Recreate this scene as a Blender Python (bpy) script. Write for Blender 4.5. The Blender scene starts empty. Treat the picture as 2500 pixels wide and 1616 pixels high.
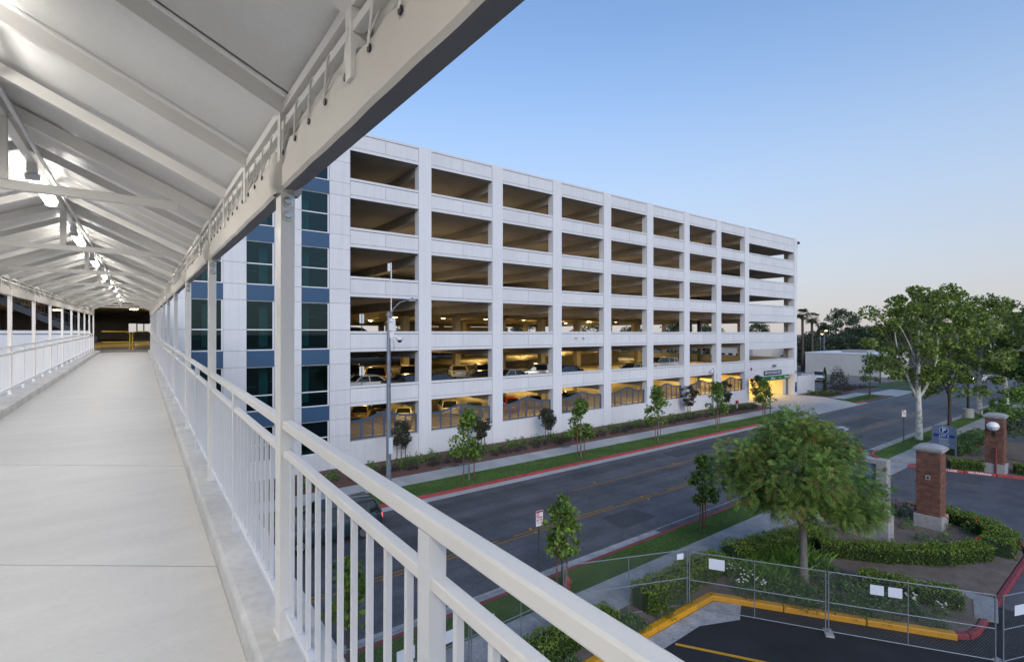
import bpy, math, random
import numpy as np
from mathutils import Matrix, Vector

# ------------------------------------------------------------------ camera, light, exposure
SC = bpy.context.scene
EZ = 9.4                                   # eye height above the pavement
TH = math.radians(36.76)                   # heading right of the footbridge axis (+Y)
COL = bpy.data.collections.new("place"); SC.collection.children.link(COL)
cam = bpy.data.cameras.new("camera"); camo = bpy.data.objects.new("camera", cam)
SC.collection.objects.link(camo); SC.camera = camo
cam.sensor_fit = 'HORIZONTAL'; cam.sensor_width = 36.0
cam.lens = 36.0 * 1217.0 / 2500.0
cam.shift_y = 5.0 / 2500.0
cam.clip_start = 0.05; cam.clip_end = 6000
camo.location = (0, 0, EZ); camo.rotation_euler = (math.pi / 2, 0, -TH)

SUN_EL, SUN_AZ = math.radians(24.0), math.radians(205.0)   # low sun behind the camera; azimuth clockwise from +Y
world = bpy.data.worlds.new("World"); SC.world = world; world.use_nodes = True
wn = world.node_tree; wn.nodes.clear()
wo = wn.nodes.new('ShaderNodeOutputWorld'); bg = wn.nodes.new('ShaderNodeBackground')
sky = wn.nodes.new('ShaderNodeTexSky'); sky.sky_type = 'NISHITA'; sky.sun_disc = False
sky.sun_elevation = SUN_EL; sky.sun_rotation = SUN_AZ
sky.altitude = 100; sky.air_density = 1.0; sky.dust_density = 1.0; sky.ozone_density = 4.6
bg.inputs[1].default_value = 0.14
# pale dusk haze thickening towards the horizon, the same all round
wtc = wn.nodes.new('ShaderNodeTexCoord'); wsep = wn.nodes.new('ShaderNodeSeparateXYZ'); wr = wn.nodes.new('ShaderNodeValToRGB')
wn.links.new(wtc.outputs['Generated'], wsep.inputs[0]); wn.links.new(wsep.outputs[2], wr.inputs[0])
HAZE_F = [(0.0, .92), (.08, .86), (.2, .72), (.33, .50), (.42, .31), (.52, .18), (.8, .05)]
wr.color_ramp.elements[0].position, wr.color_ramp.elements[1].position = HAZE_F[0][0], HAZE_F[-1][0]
for p_, v_ in HAZE_F[1:-1]: wr.color_ramp.elements.new(p_)
for e_, (p_, v_) in zip(wr.color_ramp.elements, HAZE_F): e_.color = (v_, v_, v_, 1)
wc = wn.nodes.new('ShaderNodeValToRGB'); wn.links.new(wsep.outputs[2], wc.inputs[0])
HAZE_C = [(0.0, (2.45, 2.22, 2.18)), (.10, (2.42, 2.38, 2.48)), (.25, (2.25, 2.5, 2.82)), (.6, (1.7, 2.3, 2.95))]
wc.color_ramp.elements[0].position, wc.color_ramp.elements[1].position = 0.0, HAZE_C[-1][0]
for p_, v_ in HAZE_C[1:-1]: wc.color_ramp.elements.new(p_)
for e_, (p_, v_) in zip(wc.color_ramp.elements, HAZE_C): e_.color = (*v_, 1)
wmx = wn.nodes.new('ShaderNodeMix'); wmx.data_type = 'RGBA'
wn.links.new(wr.outputs[0], wmx.inputs[0]); wn.links.new(sky.outputs[0], wmx.inputs[6]); wn.links.new(wc.outputs[0], wmx.inputs[7])
wn.links.new(wmx.outputs[2], bg.inputs[0]); wn.links.new(bg.outputs[0], wo.inputs[0])
sd = bpy.data.lights.new("sun", 'SUN'); sd.energy = 0.78; sd.angle = math.radians(32); sd.color = (1.0, 0.93, 0.87)
so = bpy.data.objects.new("sun", sd); COL.objects.link(so)
sdir = Vector((math.sin(SUN_AZ) * math.cos(SUN_EL), math.cos(SUN_AZ) * math.cos(SUN_EL), math.sin(SUN_EL)))
so.rotation_euler = sdir.to_track_quat('Z', 'Y').to_euler(); so.location = (0, -30, 40)
SC.view_settings.view_transform = 'Standard'; SC.view_settings.look = 'None'
SC.view_settings.exposure = 0.85; SC.view_settings.gamma = 1.0
try: SC.view_settings.use_curve_mapping = False
except Exception: pass
SC.render.engine = 'CYCLES'
SC.cycles.use_denoising = True
SC.cycles.max_bounces = 6; SC.cycles.diffuse_bounces = 3; SC.cycles.glossy_bounces = 3
SC.cycles.transmission_bounces = 4; SC.cycles.transparent_max_bounces = 10
SC.cycles.sample_clamp_indirect = 6.0
SC.cycles.caustics_reflective = False; SC.cycles.caustics_refractive = False

# ------------------------------------------------------------------ photo measuring
_c, _s = math.cos(TH), math.sin(TH)
def onground(px, py, z=0.0):
    "world point on the level z seen at a pixel of the 2500 px photograph"
    F = (EZ - z) * 1217.0 / (py - 813.0); r = (px - 1250.0) / 1217.0 * F
    return (r * _c + F * _s, F * _c - r * _s)

# ------------------------------------------------------------------ materials
MATS = {}
def _new(name):
    m = bpy.data.materials.new(name); m.use_nodes = True
    nt = m.node_tree; nt.nodes.clear()
    out = nt.nodes.new('ShaderNodeOutputMaterial'); b = nt.nodes.new('ShaderNodeBsdfPrincipled')
    nt.links.new(b.outputs[0], out.inputs[0]); MATS[name] = m
    return m, nt, b, out
def mat(name, col, rough=0.6, metal=0.0, var=0.12, scale=3.0, bump=0.0, bscale=60.0, col2=None, stretch=None,
        fine=0.0, fscale=90.0, spec=0.5, emit=None, estr=0.0, coat=0.0, obj=True, thr=None, streak=0.0, crack=0.0, rnd=0.0, lane=0.0):
    m, nt, b, out = _new(name)
    L = nt.links.new
    tc = nt.nodes.new('ShaderNodeTexCoord'); mp = nt.nodes.new('ShaderNodeMapping')
    L(tc.outputs['Object'], mp.inputs[0])
    if not obj:
        geo = nt.nodes.new('ShaderNodeNewGeometry'); L(geo.outputs['Position'], mp.inputs[0])
    if stretch: mp.inputs['Scale'].default_value = stretch
    n = nt.nodes.new('ShaderNodeTexNoise'); n.inputs['Scale'].default_value = scale
    n.inputs['Detail'].default_value = 6.0; n.inputs['Roughness'].default_value = 0.62
    L(mp.outputs[0], n.inputs['Vector'])
    ramp = nt.nodes.new('ShaderNodeValToRGB'); L(n.outputs[0], ramp.inputs[0])
    lo, hi = thr if thr else (0.3, 0.72)
    ramp.color_ramp.elements[0].position = lo; ramp.color_ramp.elements[1].position = hi
    c2 = col2 if col2 else tuple(min(1, c * (1 + var)) for c in col)
    c1 = col if col2 else tuple(c * (1 - var) for c in col)
    ramp.color_ramp.elements[0].color = (*c1, 1); ramp.color_ramp.elements[1].color = (*c2, 1)
    last = ramp.outputs[0]
    if fine:
        n2 = nt.nodes.new('ShaderNodeTexNoise'); n2.inputs['Scale'].default_value = fscale; n2.inputs['Detail'].default_value = 3.0
        L(mp.outputs[0], n2.inputs['Vector'])
        mx = nt.nodes.new('ShaderNodeMix'); mx.data_type = 'RGBA'; mx.blend_type = 'MULTIPLY'
        r2 = nt.nodes.new('ShaderNodeValToRGB'); L(n2.outputs[0], r2.inputs[0])
        r2.color_ramp.elements[0].position = .3; r2.color_ramp.elements[1].position = .7
        r2.color_ramp.elements[0].color = (1 - fine,) * 3 + (1,); r2.color_ramp.elements[1].color = (1 + fine * .4,) * 3 + (1,)
        mx.inputs[0].default_value = 1.0
        L(last, mx.inputs[6]); L(r2.outputs[0], mx.inputs[7]); last = mx.outputs[2]
    def mul(sock, fac_sock, lo_v, hi_v, p0, p1):
        r3 = nt.nodes.new('ShaderNodeValToRGB'); L(fac_sock, r3.inputs[0])
        r3.color_ramp.elements[0].position = p0; r3.color_ramp.elements[1].position = p1
        r3.color_ramp.elements[0].color = (lo_v,) * 3 + (1,); r3.color_ramp.elements[1].color = (hi_v,) * 3 + (1,)
        m3 = nt.nodes.new('ShaderNodeMix'); m3.data_type = 'RGBA'; m3.blend_type = 'MULTIPLY'; m3.inputs[0].default_value = 1.0
        L(sock, m3.inputs[6]); L(r3.outputs[0], m3.inputs[7]); return m3.outputs[2]
    if streak:
        g3 = nt.nodes.new('ShaderNodeNewGeometry'); mp3 = nt.nodes.new('ShaderNodeMapping'); mp3.inputs['Scale'].default_value = (3.2, 3.2, .16)
        L(g3.outputs['Position'], mp3.inputs[0]); n3 = nt.nodes.new('ShaderNodeTexNoise'); n3.inputs['Scale'].default_value = 1.0; n3.inputs['Detail'].default_value = 5.0
        L(mp3.outputs[0], n3.inputs['Vector']); last = mul(last, n3.outputs[0], 1 - streak, 1.0, .34, .56)
        n4 = nt.nodes.new('ShaderNodeTexNoise'); n4.inputs['Scale'].default_value = .35; n4.inputs['Detail'].default_value = 4.0
        L(g3.outputs['Position'], n4.inputs['Vector']); last = mul(last, n4.outputs[0], 1 - streak * .8, 1.0, .3, .6)
    if rnd:
        oi = nt.nodes.new('ShaderNodeObjectInfo'); last = mul(last, oi.outputs['Random'], 1 - rnd, 1.0, 0.0, 1.0)
    if lane:
        g4 = nt.nodes.new('ShaderNodeNewGeometry'); mp4 = nt.nodes.new('ShaderNodeMapping'); mp4.inputs['Scale'].default_value = (.025, 1.25, 1)
        L(g4.outputs['Position'], mp4.inputs[0]); n6 = nt.nodes.new('ShaderNodeTexNoise'); n6.inputs['Scale'].default_value = 1.0; n6.inputs['Detail'].default_value = 5.0
        L(mp4.outputs[0], n6.inputs['Vector']); last = mul(last, n6.outputs[0], 1 - lane, 1 + lane * .5, .36, .62)
    if crack:
        g3 = nt.nodes.new('ShaderNodeNewGeometry'); n3 = nt.nodes.new('ShaderNodeTexNoise'); n3.inputs['Scale'].default_value = .9; n3.inputs['Detail'].default_value = 5.0
        L(g3.outputs['Position'], n3.inputs['Vector']); vm = nt.nodes.new('ShaderNodeVectorMath'); vm.operation = 'MULTIPLY_ADD'
        vm.inputs[1].default_value = (1.6, 1.6, 0); L(n3.outputs['Color'], vm.inputs[0]); L(g3.outputs['Position'], vm.inputs[2])
        vo = nt.nodes.new('ShaderNodeTexVoronoi'); vo.feature = 'DISTANCE_TO_EDGE'; vo.inputs['Scale'].default_value = .19; L(vm.outputs[0], vo.inputs['Vector'])
        last = mul(last, vo.outputs['Distance'], 1 - crack, 1.0, .003, .010)
        n5 = nt.nodes.new('ShaderNodeTexNoise'); n5.inputs['Scale'].default_value = .55; n5.inputs['Detail'].default_value = 7.0; n5.inputs['Roughness'].default_value = .7
        L(g3.outputs['Position'], n5.inputs['Vector']); last = mul(last, n5.outputs[0], .72, 1.12, .36, .6)
    L(last, b.inputs['Base Color'])
    b.inputs['Roughness'].default_value = rough; b.inputs['Metallic'].default_value = metal
    b.inputs['Specular IOR Level'].default_value = spec
    if coat: b.inputs['Coat Weight'].default_value = coat; b.inputs['Coat Roughness'].default_value = .05
    if bump:
        bn = nt.nodes.new('ShaderNodeTexNoise'); bn.inputs['Scale'].default_value = bscale; bn.inputs['Detail'].default_value = 4.0
        L(mp.outputs[0], bn.inputs['Vector'])
        bp = nt.nodes.new('ShaderNodeBump'); bp.inputs['Strength'].default_value = bump; bp.inputs['Distance'].default_value = 0.02
        L(bn.outputs[0], bp.inputs['Height']); L(bp.outputs[0], b.inputs['Normal'])
    if emit:
        b.inputs['Emission Color'].default_value = (*emit, 1); b.inputs['Emission Strength'].default_value = estr
    return m
def leafmat(name, dark, light, tip=None, transl=0.3, rough=.5):
    m, nt, b, out = _new(name); L = nt.links.new
    at = nt.nodes.new('ShaderNodeAttribute'); at.attribute_name = 'tint'
    r = nt.nodes.new('ShaderNodeValToRGB'); L(at.outputs['Fac'], r.inputs[0])
    r.color_ramp.elements[0].position = 0.0; r.color_ramp.elements[0].color = (*dark, 1)
    if tip:
        e = r.color_ramp.elements.new(0.72); e.color = (*light, 1)
        r.color_ramp.elements[2].position = 1.0; r.color_ramp.elements[2].color = (*tip, 1)
    else:
        r.color_ramp.elements[1].position = 1.0; r.color_ramp.elements[1].color = (*light, 1)
    L(r.outputs[0], b.inputs['Base Color']); b.inputs['Roughness'].default_value = rough
    b.inputs['Specular IOR Level'].default_value = 0.35
    tr = nt.nodes.new('ShaderNodeBsdfTranslucent'); L(r.outputs[0], tr.inputs[0])
    mx = nt.nodes.new('ShaderNodeMixShader'); mx.inputs[0].default_value = transl
    L(b.outputs[0], mx.inputs[1]); L(tr.outputs[0], mx.inputs[2]); L(mx.outputs[0], out.inputs[0])
    return m
def glassmat(name, tint, refl=(.9, .9, .9), ior=1.6):
    m, nt, b, out = _new(name); L = nt.links.new
    nt.nodes.remove(b)
    g = nt.nodes.new('ShaderNodeBsdfGlossy'); g.inputs['Roughness'].default_value = 0.02
    t = nt.nodes.new('ShaderNodeBsdfTransparent'); t.inputs[0].default_value = (*tint, 1)
    fr = nt.nodes.new('ShaderNodeFresnel'); fr.inputs[0].default_value = ior
    mx = nt.nodes.new('ShaderNodeMixShader'); L(fr.outputs[0], mx.inputs[0])
    g.inputs[0].default_value = (*refl, 1)
    L(t.outputs[0], mx.inputs[1]); L(g.outputs[0], mx.inputs[2]); L(mx.outputs[0], out.inputs[0])
    return m

mat('precast', (.73, .74, .765), .75, rnd=.06, streak=.05, var=.035, scale=.7, bump=.04, bscale=40, fine=.03, fscale=9)
mat('precast_column', (.74, .75, .78), .75, streak=.035, var=.03, scale=.5, bump=.04, bscale=40, fine=.03, fscale=9)
mat('groove', (.21, .215, .23), .9, var=.05)
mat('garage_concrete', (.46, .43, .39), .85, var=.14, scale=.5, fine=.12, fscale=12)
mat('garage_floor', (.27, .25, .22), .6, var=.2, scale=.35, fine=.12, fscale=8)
mat('interior_paint', (.62, .57, .46), .7, var=.06, scale=.6)
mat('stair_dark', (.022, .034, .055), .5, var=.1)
mat('fence_tan', (.16, .115, .075), .7, var=.15, scale=2)
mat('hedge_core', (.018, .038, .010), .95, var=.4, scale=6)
mat('blue_panel', (.036, .092, .178), .4, var=.05, scale=.6)
mat('frame_white', (.74, .76, .8), .4, var=.03)
mat('fence_blue', (.05, .10, .185), .45, var=.08)
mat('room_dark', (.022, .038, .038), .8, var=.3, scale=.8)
mat('room_teal', (.30, .48, .46), .8, var=.2, scale=.5)  # pale teal, lightened to imitate reflections in the tower panes
glassmat('tower_glass', (.12, .36, .39), (.45, .74, .82), 1.7)
mat('steel_white', (.80, .775, .74), .38, var=.03, scale=2, bump=.03, bscale=25)
mat('steel_white_cool', (.72, .72, .74), .38, var=.03, scale=2, bump=.03, bscale=25)
mat('canopy_sheet', (.80, .785, .765), .34, var=.05, scale=1.2, fine=.03, fscale=50, bump=.02, bscale=6)
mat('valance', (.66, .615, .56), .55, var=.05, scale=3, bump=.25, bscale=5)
mat('valance_shade', (.17, .17, .19), .6, var=.1, bump=.4, bscale=5)  # shaded copy of the valance cloth colour
mat('deck', (.64, .62, .585), .55, var=.065, scale=1.3, fine=.06, fscale=26, stretch=(1, 3.0, 1), bump=.05, bscale=80)
mat('kerb_concrete', (.62, .60, .57), .75, var=.17, scale=2.2, fine=.1, fscale=22, bump=.12, bscale=50)
mat('zinc', (.55, .56, .55), .32, metal=.9, var=.12, scale=20)
mat('black', (.02, .02, .022), .5, var=.2)
mat('yellow_pipe', (.62, .40, .03), .45, var=.12, scale=6)
mat('asphalt', (.098, .102, .115), .62, crack=.20, lane=.30, var=.22, scale=.35, stretch=(.22, 1.1, 1), fine=.3, fscale=30, bump=.25, bscale=140, obj=False)
mat('asphalt_drive', (.098, .10, .112), .7, crack=.3, var=.22, scale=.5, fine=.3, fscale=30, bump=.25, bscale=140, obj=False)
mat('asphalt_patch', (.062, .064, .072), .7, var=.25, scale=.8, fine=.3, fscale=30, bump=.25, bscale=140, obj=False)
mat('asphalt_new', (.018, .018, .021), .75, var=.35, scale=.8, fine=.25, fscale=35, bump=.25, bscale=150, obj=False)
mat('concrete', (.48, .475, .465), .85, rnd=.14, var=.12, scale=.9, fine=.1, fscale=14, bump=.1, bscale=90, obj=False)
mat('concrete_old', (.37, .37, .37), .85, rnd=.2, var=.25, scale=1.2, fine=.18, fscale=12, bump=.12, bscale=90, obj=False)
mat('concrete_worn', (.27, .27, .27), .85, col2=(.5, .5, .5), scale=2.6, fine=.2, fscale=14, obj=False)
mat('kerb_red', (.40, .06, .06), .6, rnd=.15, var=.25, scale=2, fine=.15, fscale=20, obj=False)
mat('kerb_red_old', (.25, .035, .045), .65, var=.3, scale=3, fine=.2, fscale=20, obj=False)
mat('kerb_yellow', (.60, .285, .008), .5, var=.1, scale=3, fine=.1, fscale=22, obj=False)
mat('road_yellow', (.36, .185, .03), .7, col2=(.16, .10, .035), scale=5, thr=(.35, .8), obj=False)
mat('road_white', (.6, .6, .6), .7, col2=(.32, .32, .33), scale=6, thr=(.45, .85), obj=False)
mat('line_yellow', (.60, .30, .01), .5, var=.1, obj=False)
mat('mulch', (.12, .050, .038), .95, col2=(.24, .125, .095), scale=9, fine=.5, fscale=40, bump=1.0, bscale=30, obj=False)
mat('soil', (.13, .095, .072), .95, col2=(.22, .17, .135), scale=1.5, fine=.25, fscale=26, bump=.5, bscale=26, obj=False)
mat('dirt_lot', (.28, .23, .19), .95, col2=(.17, .15, .14), scale=.16, fine=.15, fscale=3, obj=False)
mat('far_ground', (.16, .14, .11), .95, col2=(.09, .10, .06), scale=.02, fine=.2, fscale=.6, obj=False)
mat('grass_soil', (.062, .11, .026), .95, var=.35, scale=1.3, fine=.35, fscale=30, bump=.8, bscale=60, obj=False)
mat('timber_stake', (.17, .075, .035), .8, var=.2, scale=8)
mat('bark_grey', (.16, .15, .14), .9, var=.35, scale=9, stretch=(1, 1, .25), bump=.6, bscale=30)
mat('bark_white', (.62, .62, .56), .8, col2=(.27, .28, .24), scale=3.2, thr=(.5, .62), bump=.2, bscale=12)
mat('bark_dark', (.075, .06, .05), .9, var=.3, scale=9, bump=.5, bscale=20)
mat('pole_grey', (.22, .26, .31), .45, metal=.4, var=.2, scale=5)
mat('pole_green', (.06, .075, .075), .5, var=.2, scale=5)
mat('brick', (.25, .115, .08), .85, rnd=.4, var=.28, scale=4, fine=.2, fscale=40, bump=.3, bscale=60, obj=False)
mat('mortar', (.33, .28, .25), .95, var=.15)
mat('cast_stone', (.35, .345, .34), .85, var=.18, scale=4, fine=.12, fscale=30, bump=.15, bscale=50)
mat('sign_white', (.74, .74, .75), .45, var=.02)
mat('sign_red', (.42, .02, .05), .45, var=.03)
mat('sign_navy', (.015, .022, .085), .4, var=.03)
mat('sign_blue', (.008, .05, .30), .4, var=.03)
mat('sign_green', (.01, .15, .06), .4, var=.03)
mat('sign_slate', (.17, .23, .32), .45, var=.05)
mat('paper', (.62, .68, .78), .6, var=.04)
mat('globe', (.82, .82, .84), .25, var=.02)
mat('tube_lamp', (.9, .9, .9), .4, var=0, emit=(1.0, .97, .90), estr=9.0)
mat('garage_lamp', (.9, .8, .6), .4, var=0, emit=(1.0, .74, .36), estr=22.0)
mat('street_lamp_lit', (.9, .7, .4), .4, var=0, emit=(1.0, .55, .15), estr=12.0)
mat('headlamp_lit', (.9, .9, .9), .3, var=0, emit=(1.0, .95, .85), estr=20.0)
mat('tail_lit', (.5, .02, .02), .3, var=0, emit=(1.0, .05, .04), estr=3.0)
mat('tail_red', (.28, .01, .012), .2, var=.1)
mat('lamp_clear', (.75, .75, .72), .15, var=.05)
mat('tyre', (.018, .018, .018), .8, var=.2)
mat('rim', (.42, .42, .43), .3, metal=.85, var=.1)
mat('car_glass', (.012, .016, .018), .05, var=0, spec=.8)
mat('plate', (.7, .7, .62), .4, var=.05)
for nm, c in dict(white=(.72, .72, .70), silver=(.42, .42, .41), black=(.012, .012, .014), charcoal=(.05, .052, .055), gold=(.36, .29, .17),
                  red=(.30, .012, .018), blue=(.012, .035, .11), amber=(.80, .38, .01), teal=(.03, .06, .075)).items():
    mat('paint_' + nm, c, .28, metal=.0 if nm in ('white', 'red', 'amber', 'black') else .35, var=.02, coat=.7)
mat('beige_wall', (.56, .56, .53), .9, var=.07, scale=.25, fine=.06, fscale=3)
mat('pale_wall', (.56, .52, .48), .9, var=.06, scale=.3)
mat('roof_grey', (.30, .29, .28), .9, var=.1)
mat('wire', (.22, .25, .26), .45, metal=.6, var=.1)
mat('tube_galv', (.24, .27, .31), .5, metal=.5, var=.15, scale=8)
mat('hydrant', (.24, .05, .035), .5, var=.1)
mat('rope', (.82, .80, .76), .8, var=.05)
mat('utility_green', (.13, .21, .17), .8, var=.1)
mat('flower_red', (.62, .015, .03), .6, var=.25, scale=20)
mat('flower_white', (.62, .62, .58), .7, var=.1)
leafmat('leaf_young', (0.037, 0.091, 0.022), (0.280, 0.418, 0.070))
leafmat('leaf_syc', (0.052, 0.103, 0.027), (0.352, 0.448, 0.092))
leafmat('leaf_pistache', (0.043, 0.111, 0.032), (0.282, 0.448, 0.093), tip=(.24, .125, .055))
leafmat('leaf_myrtle', (0.025, 0.040, 0.025), (0.118, 0.118, 0.076), transl=.2)
leafmat('leaf_dark', (0.022, 0.063, 0.022), (0.102, 0.192, 0.057))
leafmat('leaf_far', (0.025, 0.053, 0.025), (0.109, 0.156, 0.070))
leafmat('leaf_olive', (.03, .045, .028), (.11, .125, .07))
leafmat('leaf_palm', (.03, .045, .018), (.13, .13, .055))
leafmat('leaf_hedge', (0.026, 0.068, 0.015), (0.239, 0.338, 0.042))
leafmat('leaf_shrub', (0.048, 0.116, 0.039), (0.241, 0.374, 0.092))
leafmat('leaf_purple', (0.046, 0.050, 0.046), (0.157, 0.126, 0.105))
leafmat('leaf_cover', (0.031, 0.088, 0.025), (0.195, 0.302, 0.108))
leafmat('grass_blade', (0.050, 0.136, 0.025), (0.222, 0.374, 0.066))

# ------------------------------------------------------------------ mesh helpers
class MB:
    def __init__(s): s.v = []; s.f = []
    def quad(s, a, b, c, d):
        n = len(s.v); s.v += [a, b, c, d]; s.f.append((n, n + 1, n + 2, n + 3)); return s
    def poly(s, pts):
        n = len(s.v); s.v += list(pts); s.f.append(tuple(range(n, n + len(pts)))); return s
    def box(s, x0, x1, y0, y1, z0, z1):
        n = len(s.v)
        s.v += [(x0, y0, z0), (x1, y0, z0), (x1, y1, z0), (x0, y1, z0), (x0, y0, z1), (x1, y0, z1), (x1, y1, z1), (x0, y1, z1)]
        for q in ((0, 3, 2, 1), (4, 5, 6, 7), (0, 1, 5, 4), (1, 2, 6, 5), (2, 3, 7, 6), (3, 0, 4, 7)):
            s.f.append(tuple(n + i for i in q))
        return s
    def bar(s, a, b, w, h, up=(0, 0, 1)):
        "square bar from a to b, w across, h along up"
        a, b = Vector(a), Vector(b); d = (b - a).normalized(); u = Vector(up)
        sd = d.cross(u)
        if sd.length < 1e-6: sd = Vector((1, 0, 0))
        sd.normalize(); u = sd.cross(d).normalized()
        n = len(s.v)
        for p in (a, b):
            for i, j in ((-1, -1), (1, -1), (1, 1), (-1, 1)):
                s.v.append(tuple(p + sd * (i * w / 2) + u * (j * h / 2)))
        for q in ((0, 1, 2, 3), (7, 6, 5, 4), (0, 4, 5, 1), (1, 5, 6, 2), (2, 6, 7, 3), (3, 7, 4, 0)):
            s.f.append(tuple(n + i for i in q))
        return s
    def tube(s, pts, r, k=8, caps=True):
        pts = [Vector(p) for p in pts]; rr = r if isinstance(r, (list, tuple)) else [r] * len(pts)
        n0 = len(s.v); ref = Vector((0.31, 0.17, 0.93))
        for i, p in enumerate(pts):
            d = (pts[min(i + 1, len(pts) - 1)] - pts[max(i - 1, 0)])
            d = d.normalized() if d.length > 1e-9 else Vector((0, 0, 1))
            rf = ref if abs(d.dot(ref)) < .92 else Vector((1, 0, 0))
            a = d.cross(rf).normalized(); b2 = d.cross(a)
            for j in range(k):
                t = 2 * math.pi * j / k
                s.v.append(tuple(p + (a * math.cos(t) + b2 * math.sin(t)) * rr[i]))
        for i in range(len(pts) - 1):
            for j in range(k):
                j2 = (j + 1) % k
                s.f.append((n0 + i * k + j, n0 + i * k + j2, n0 + (i + 1) * k + j2, n0 + (i + 1) * k + j))
        if caps:
            s.f.append(tuple(n0 + j for j in range(k - 1, -1, -1)))
            s.f.append(tuple(n0 + (len(pts) - 1) * k + j for j in range(k)))
        return s
    def lathe(s, prof, k=16, o=(0, 0, 0)):
        "profile of (radius, z) turned about the vertical through o"
        n0 = len(s.v)
        for r, z in prof:
            for j in range(k):
                t = 2 * math.pi * j / k; s.v.append((o[0] + r * math.cos(t), o[1] + r * math.sin(t), o[2] + z))
        for i in range(len(prof) - 1):
            for j in range(k):
                j2 = (j + 1) % k
                s.f.append((n0 + i * k + j, n0 + i * k + j2, n0 + (i + 1) * k + j2, n0 + (i + 1) * k + j))
        s.f.append(tuple(n0 + j for j in range(k - 1, -1, -1)))
        s.f.append(tuple(n0 + (len(prof) - 1) * k + j for j in range(k)))
        return s
    def prism(s, poly, z0, z1):
        "polygon in plan raised from z0 to z1"
        a = sum(poly[i][0] * poly[(i + 1) % len(poly)][1] - poly[(i + 1) % len(poly)][0] * poly[i][1] for i in range(len(poly)))
        if a < 0: poly = poly[::-1]
        n = len(s.v); k = len(poly)
        s.v += [(x, y, z0) for x, y in poly] + [(x, y, z1) for x, y in poly]
        s.f.append(tuple(range(n + k - 1, n - 1, -1))); s.f.append(tuple(range(n + k, n + 2 * k)))
        for i in range(k):
            j = (i + 1) % k; s.f.append((n + i, n + j, n + k + j, n + k + i))
        return s
    def mesh(s, name, material, smooth=None):
        me = bpy.data.meshes.new(name); me.from_pydata(s.v, [], s.f)
        if material: me.materials.append(MATS[material])
        if smooth is not None:
            me.polygons.foreach_set('use_smooth', [True] * len(me.polygons))
            try: me.set_sharp_from_angle(angle=math.radians(smooth))
            except Exception: pass
        me.update(); return me
    def build(s, name, material, parent=None, smooth=None, bevel=0.0):
        return link(name, s.mesh(name, material, smooth), parent, bevel=bevel)
def link(name, me, parent=None, loc=None, rz=0.0, bevel=0.0):
    o = bpy.data.objects.new(name, me); COL.objects.link(o)
    if parent is not None: o.parent = parent
    if loc is not None: o.location = loc
    if rz: o.rotation_euler = (0, 0, rz)
    if bevel:
        md = o.modifiers.new('edge', 'BEVEL'); md.width = bevel; md.segments = 2; md.limit_method = 'ANGLE'
    return o
def tag(o, label=None, cat=None, group=None, kind=None):
    if label: o['label'] = label
    if cat: o['category'] = cat
    if group: o['group'] = group
    if kind: o['kind'] = kind
    return o
def thing(name, label, cat, loc=(0, 0, 0), rz=0.0, group=None):
    o = bpy.data.objects.new(name, None); COL.objects.link(o); o.empty_display_size = .2
    o.location = loc; o.rotation_euler = (0, 0, rz)
    return tag(o, label, cat, group)
def struct(o): o['kind'] = 'structure'; return o
def stuff(o): o['kind'] = 'stuff'; return o
KIDS = {}
def copy_tree(o, loc, rz=0.0, label=None, parent=None):
    c = o.copy(); COL.objects.link(c); c.parent = parent
    if parent is None:
        c.location = loc; c.rotation_euler = (0, 0, rz)
        if label: c['label'] = label
    for ch in o.children: copy_tree(ch, None, parent=c)
    return c
def np_mesh(name, V, nper, material, tint=None):
    "mesh of separate faces with nper corners each; tint = one value per face"
    V = np.asarray(V, dtype=np.float32).reshape(-1, 3); nv = len(V); nf = nv // nper
    me = bpy.data.meshes.new(name)
    me.vertices.add(nv); me.vertices.foreach_set('co', V.ravel())
    me.loops.add(nv); me.loops.foreach_set('vertex_index', np.arange(nv, dtype=np.int32))
    me.polygons.add(nf); me.polygons.foreach_set('loop_start', np.arange(nf, dtype=np.int32) * nper)
    try: me.polygons.foreach_set('loop_total', np.full(nf, nper, dtype=np.int32))
    except Exception: pass
    if tint is not None:
        a = me.attributes.new('tint', 'FLOAT', 'FACE'); a.data.foreach_set('value', np.asarray(tint, dtype=np.float32))
    me.materials.append(MATS[material]); me.update(calc_edges=True); me.validate()
    return me
def text(s, size, material, parent, loc, rot, name='lettering', align='CENTER', bold=0.0, depth=.002, sx=1.0):
    cu = bpy.data.curves.new('t', 'FONT'); cu.body = s; cu.size = size; cu.align_x = align; cu.align_y = 'CENTER'
    cu.extrude = depth; cu.offset = bold; cu.resolution_u = 3
    to = bpy.data.objects.new('t', cu); COL.objects.link(to)
    dg = bpy.context.evaluated_depsgraph_get(); dg.update()
    me = bpy.data.meshes.new_from_object(to.evaluated_get(dg)); bpy.data.objects.remove(to)
    me.materials.clear(); me.materials.append(MATS[material])
    if sx != 1.0: me.transform(Matrix.Diagonal((sx, 1, 1, 1)))
    o = link(name, me, parent, loc); o.rotation_euler = rot
    return o
FACE_S = (math.pi / 2, 0, 0)                 # lettering read from -Y
FACE_W = (math.pi / 2, 0, -math.pi / 2)      # lettering read from -X
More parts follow.
